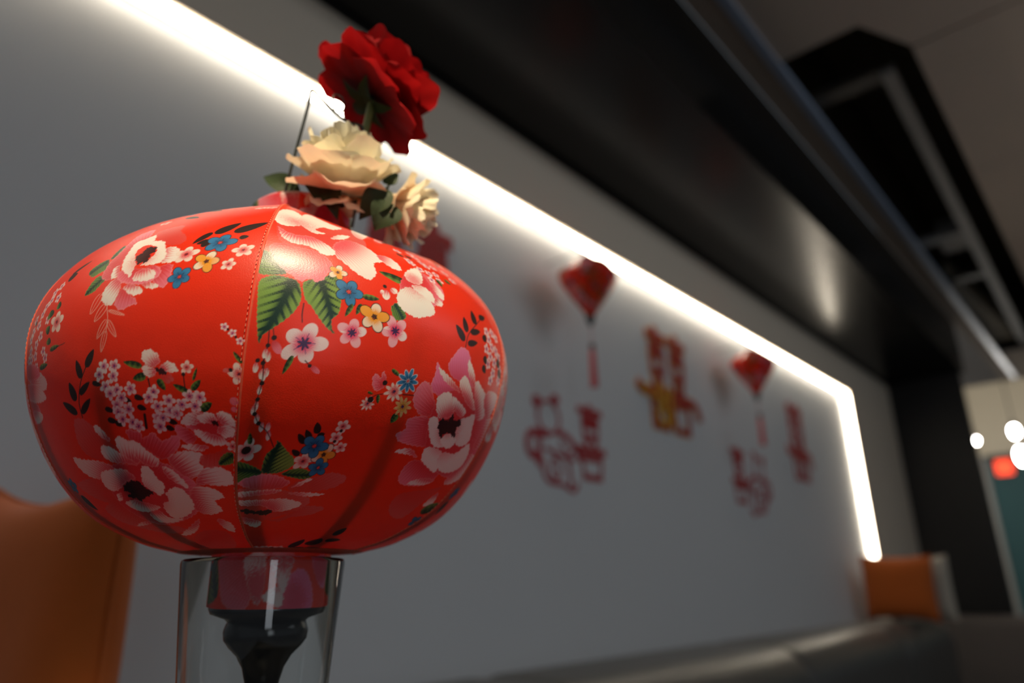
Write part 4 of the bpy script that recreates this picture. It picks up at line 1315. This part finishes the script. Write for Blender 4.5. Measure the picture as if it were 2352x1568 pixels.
def double_joy(cx, z0, label, gold, red='red', sc=1.0):
    t = thing('paper_character', label, 'paper cutout', (cx, WY - 0.001, z0), 'red double characters on the wall')
    ht = .42; t.scale = (sc, 1, 1)
    def strokes(k, y0, y1):
        c = Cut(y0, y1)
        for sx_ in (-.155, .005): xi_strokes(c, sx_, .15, 0, ht, k, 'top'); xi_strokes(c, sx_, .15, 0, ht, k, 'low')
        c.line(catmull([(-.235, .175), (-.20, .15), (-.10, .158), (0, .160), (.10, .158), (.20, .15), (.225, .118), (.235, .09)], 5), k)
        c.line([(0, .19), (0, .05)], k * .8)
        return c
    if gold:
        strokes(.044, -0.0015, 0.0).b.build('gold_backing', M['gold'], t)
        strokes(.030, -0.006, -0.0040).b.build('red_face', M[red], t)
        g = Cut(-0.0105, -0.0075)
        g.ring((-.075, .155), .032, .024, .022).ring((-.075, .065), .035, .030, .022).blob((-.075, .11), .024, .022).blob((-.195, .158), .022, .014)
        g.line([(-.01, .18), (-.005, .03)], .026).line([(-.2, .135), (-.05, .128)], .014)
        g.b.build('gold_ornament', M['gold'], t, label='gold ornament on the lower half')
    else:
        strokes(.040, -0.003, 0.0).b.build('red_face', M[red], t)
    return t
double_joy(2.420, 0.537, 'red and gold double character between the two wall lanterns', True)
double_joy(3.751, 0.483, 'plain red paper character nearest the turn of the light strip', False, sc=.68)
double_joy(1.099, 0.526, 'red paper character mostly hidden behind the big lantern', False)
def joy_child(x0, z0, flip, label):
    """paper-cut character with a round-headed child figure beside it"""
    t = thing('paper_cutout', label, 'paper cutout', (x0, WY - 0.001, z0), 'paper cuts with a child figure')
    q = (lambda x: -x) if flip else (lambda x: x)
    c = Cut(-0.002, 0.0)
    xs = .115 if not flip else -.225
    xi_strokes(c, q(.155) - .07, .14, -.01, .25, .023)
    c.b.build('character', M['red'], t)
    d = Cut(-0.002, 0.0)
    d.ring((q(-.06), .165), .052, .050, .010).blob((q(-.115), .205), .020, .020).blob((q(-.025), .225), .020, .018)
    d.ring((q(-.135), .075), .028, .036, .020).line([(q(-.135), .11), (q(-.06), .115)], .026).line([(q(-.125), .06), (q(-.105), .015)], .024)
    d.line(catmull([(q(-.03), .125), (q(.02), .12), (q(.075), .085), (q(.09), .05)], 4), .020)
    d.line(catmull([(q(-.10), .05), (q(-.095), .01), (q(-.07), -.025), (q(0), -.03), (q(.05), -.045), (q(.075), -.02)], 4), .013)
    d.ring((q(-.035), .015), .022, .030, .010).line([(q(-.08), .07), (q(0), .055), (q(.06), .05)], .012).line([(q(.03), .05), (q(.04), -.03)], .012).line([(q(-.01), .10), (q(.03), .06), (q(.07), .09)], .010)
    d.b.build('figure', M['rose'], t)
joy_child(1.718, 0.322, False, 'red paper cut of a child figure below the nearer wall lantern')
joy_child(3.132, 0.332, True, 'red paper cut of a child figure below the farther wall lantern')

# ================================================================== far room: lamps and sign
def pendant(x, y, z, label, r=0.035, sq=1.0):
    t = thing('pendant_lamp', label, 'lamp', (x, y, z), 'pendant lamps in the far room')
    B().ball((0, 0, 0), r, sq=(1, 1, sq)).build('globe', M['bulb'], t, smooth=True)
    B().lathe([(r * .5, r * sq * .85), (r * .5, r * sq + .05), (0.008, r * sq + .07)], 18).build('socket', M['cord'], t, smooth=True)
    B().tube([(0, 0, r * sq + .068), (0, 0, 3.55 - z)], 0.004, 6).build('cord', M['cord'], t)
    li = bpy.data.lights.new('lamp_light', 'POINT'); li.energy = FAR_LAMP_W; li.color = (1, .93, .82); li.shadow_soft_size = r
    lo = bpy.data.objects.new('lamp_light', li); lo.location = (0, 0, -r * sq - .05); link(lo, t)
kx = 11.0 / 14.0
pendant(11.0, 1.911 * kx, 2.205 * kx, 'round glowing lamp right beside the black column')
pendant(11.0, 1.345 * kx, 2.280 * kx, 'glowing pendant lamp upper right near the frame edge', 0.045, 1.6)
pendant(11.3, 1.335 * kx * 11.3 / 11, 1.880 * kx * 11.3 / 11, 'glowing pendant lamp lower at the right frame edge', 0.055, 2.0)
sg = thing('lit_sign', 'small glowing red sign on the dark teal wall', 'sign', (13.9, 1.59, 1.715))
B().box(-0.02, 0.02, -0.115, 0.115, -0.115, 0.115).build('face', M['sign'], sg, bevel=0.01)
B().box(0.0201, 0.05, -0.125, 0.125, -0.125, 0.125).build('housing', M['blackmatt'], sg)
B().box(0.0501, 0.10, -0.03, 0.03, -0.03, 0.03).build('bracket', M['blackmatt'], sg)

# unseen spotlight added at ceiling height to brighten the lantern's front
dl = thing('downlight', 'unseen spotlight added to light the floral lantern', 'lamp', (-0.32, -0.55, CZ - 0.003))
B().lathe([(0.045, 0.0), (0.060, -0.004), (0.062, 0.002), (0.047, 0.003)], 40, cap0=False, cap1=False).build('trim_ring', M['alu'], dl, smooth=True)
li = bpy.data.lights.new('downlight_beam', 'SPOT'); li.energy = ADDED_SPOT_W; li.spot_size = math.radians(19); li.spot_blend = 0.8; li.color = (1, .82, .55); li.shadow_soft_size = 0.045
lo = bpy.data.objects.new('downlight_beam', li); lo.location = (0, 0, -0.012); link(lo, dl)
lo.rotation_euler = (Vector((0.24, 0.39, 0.12)) - Vector((-0.32, -0.55, CZ))).to_track_quat('-Z', 'Y').to_euler()
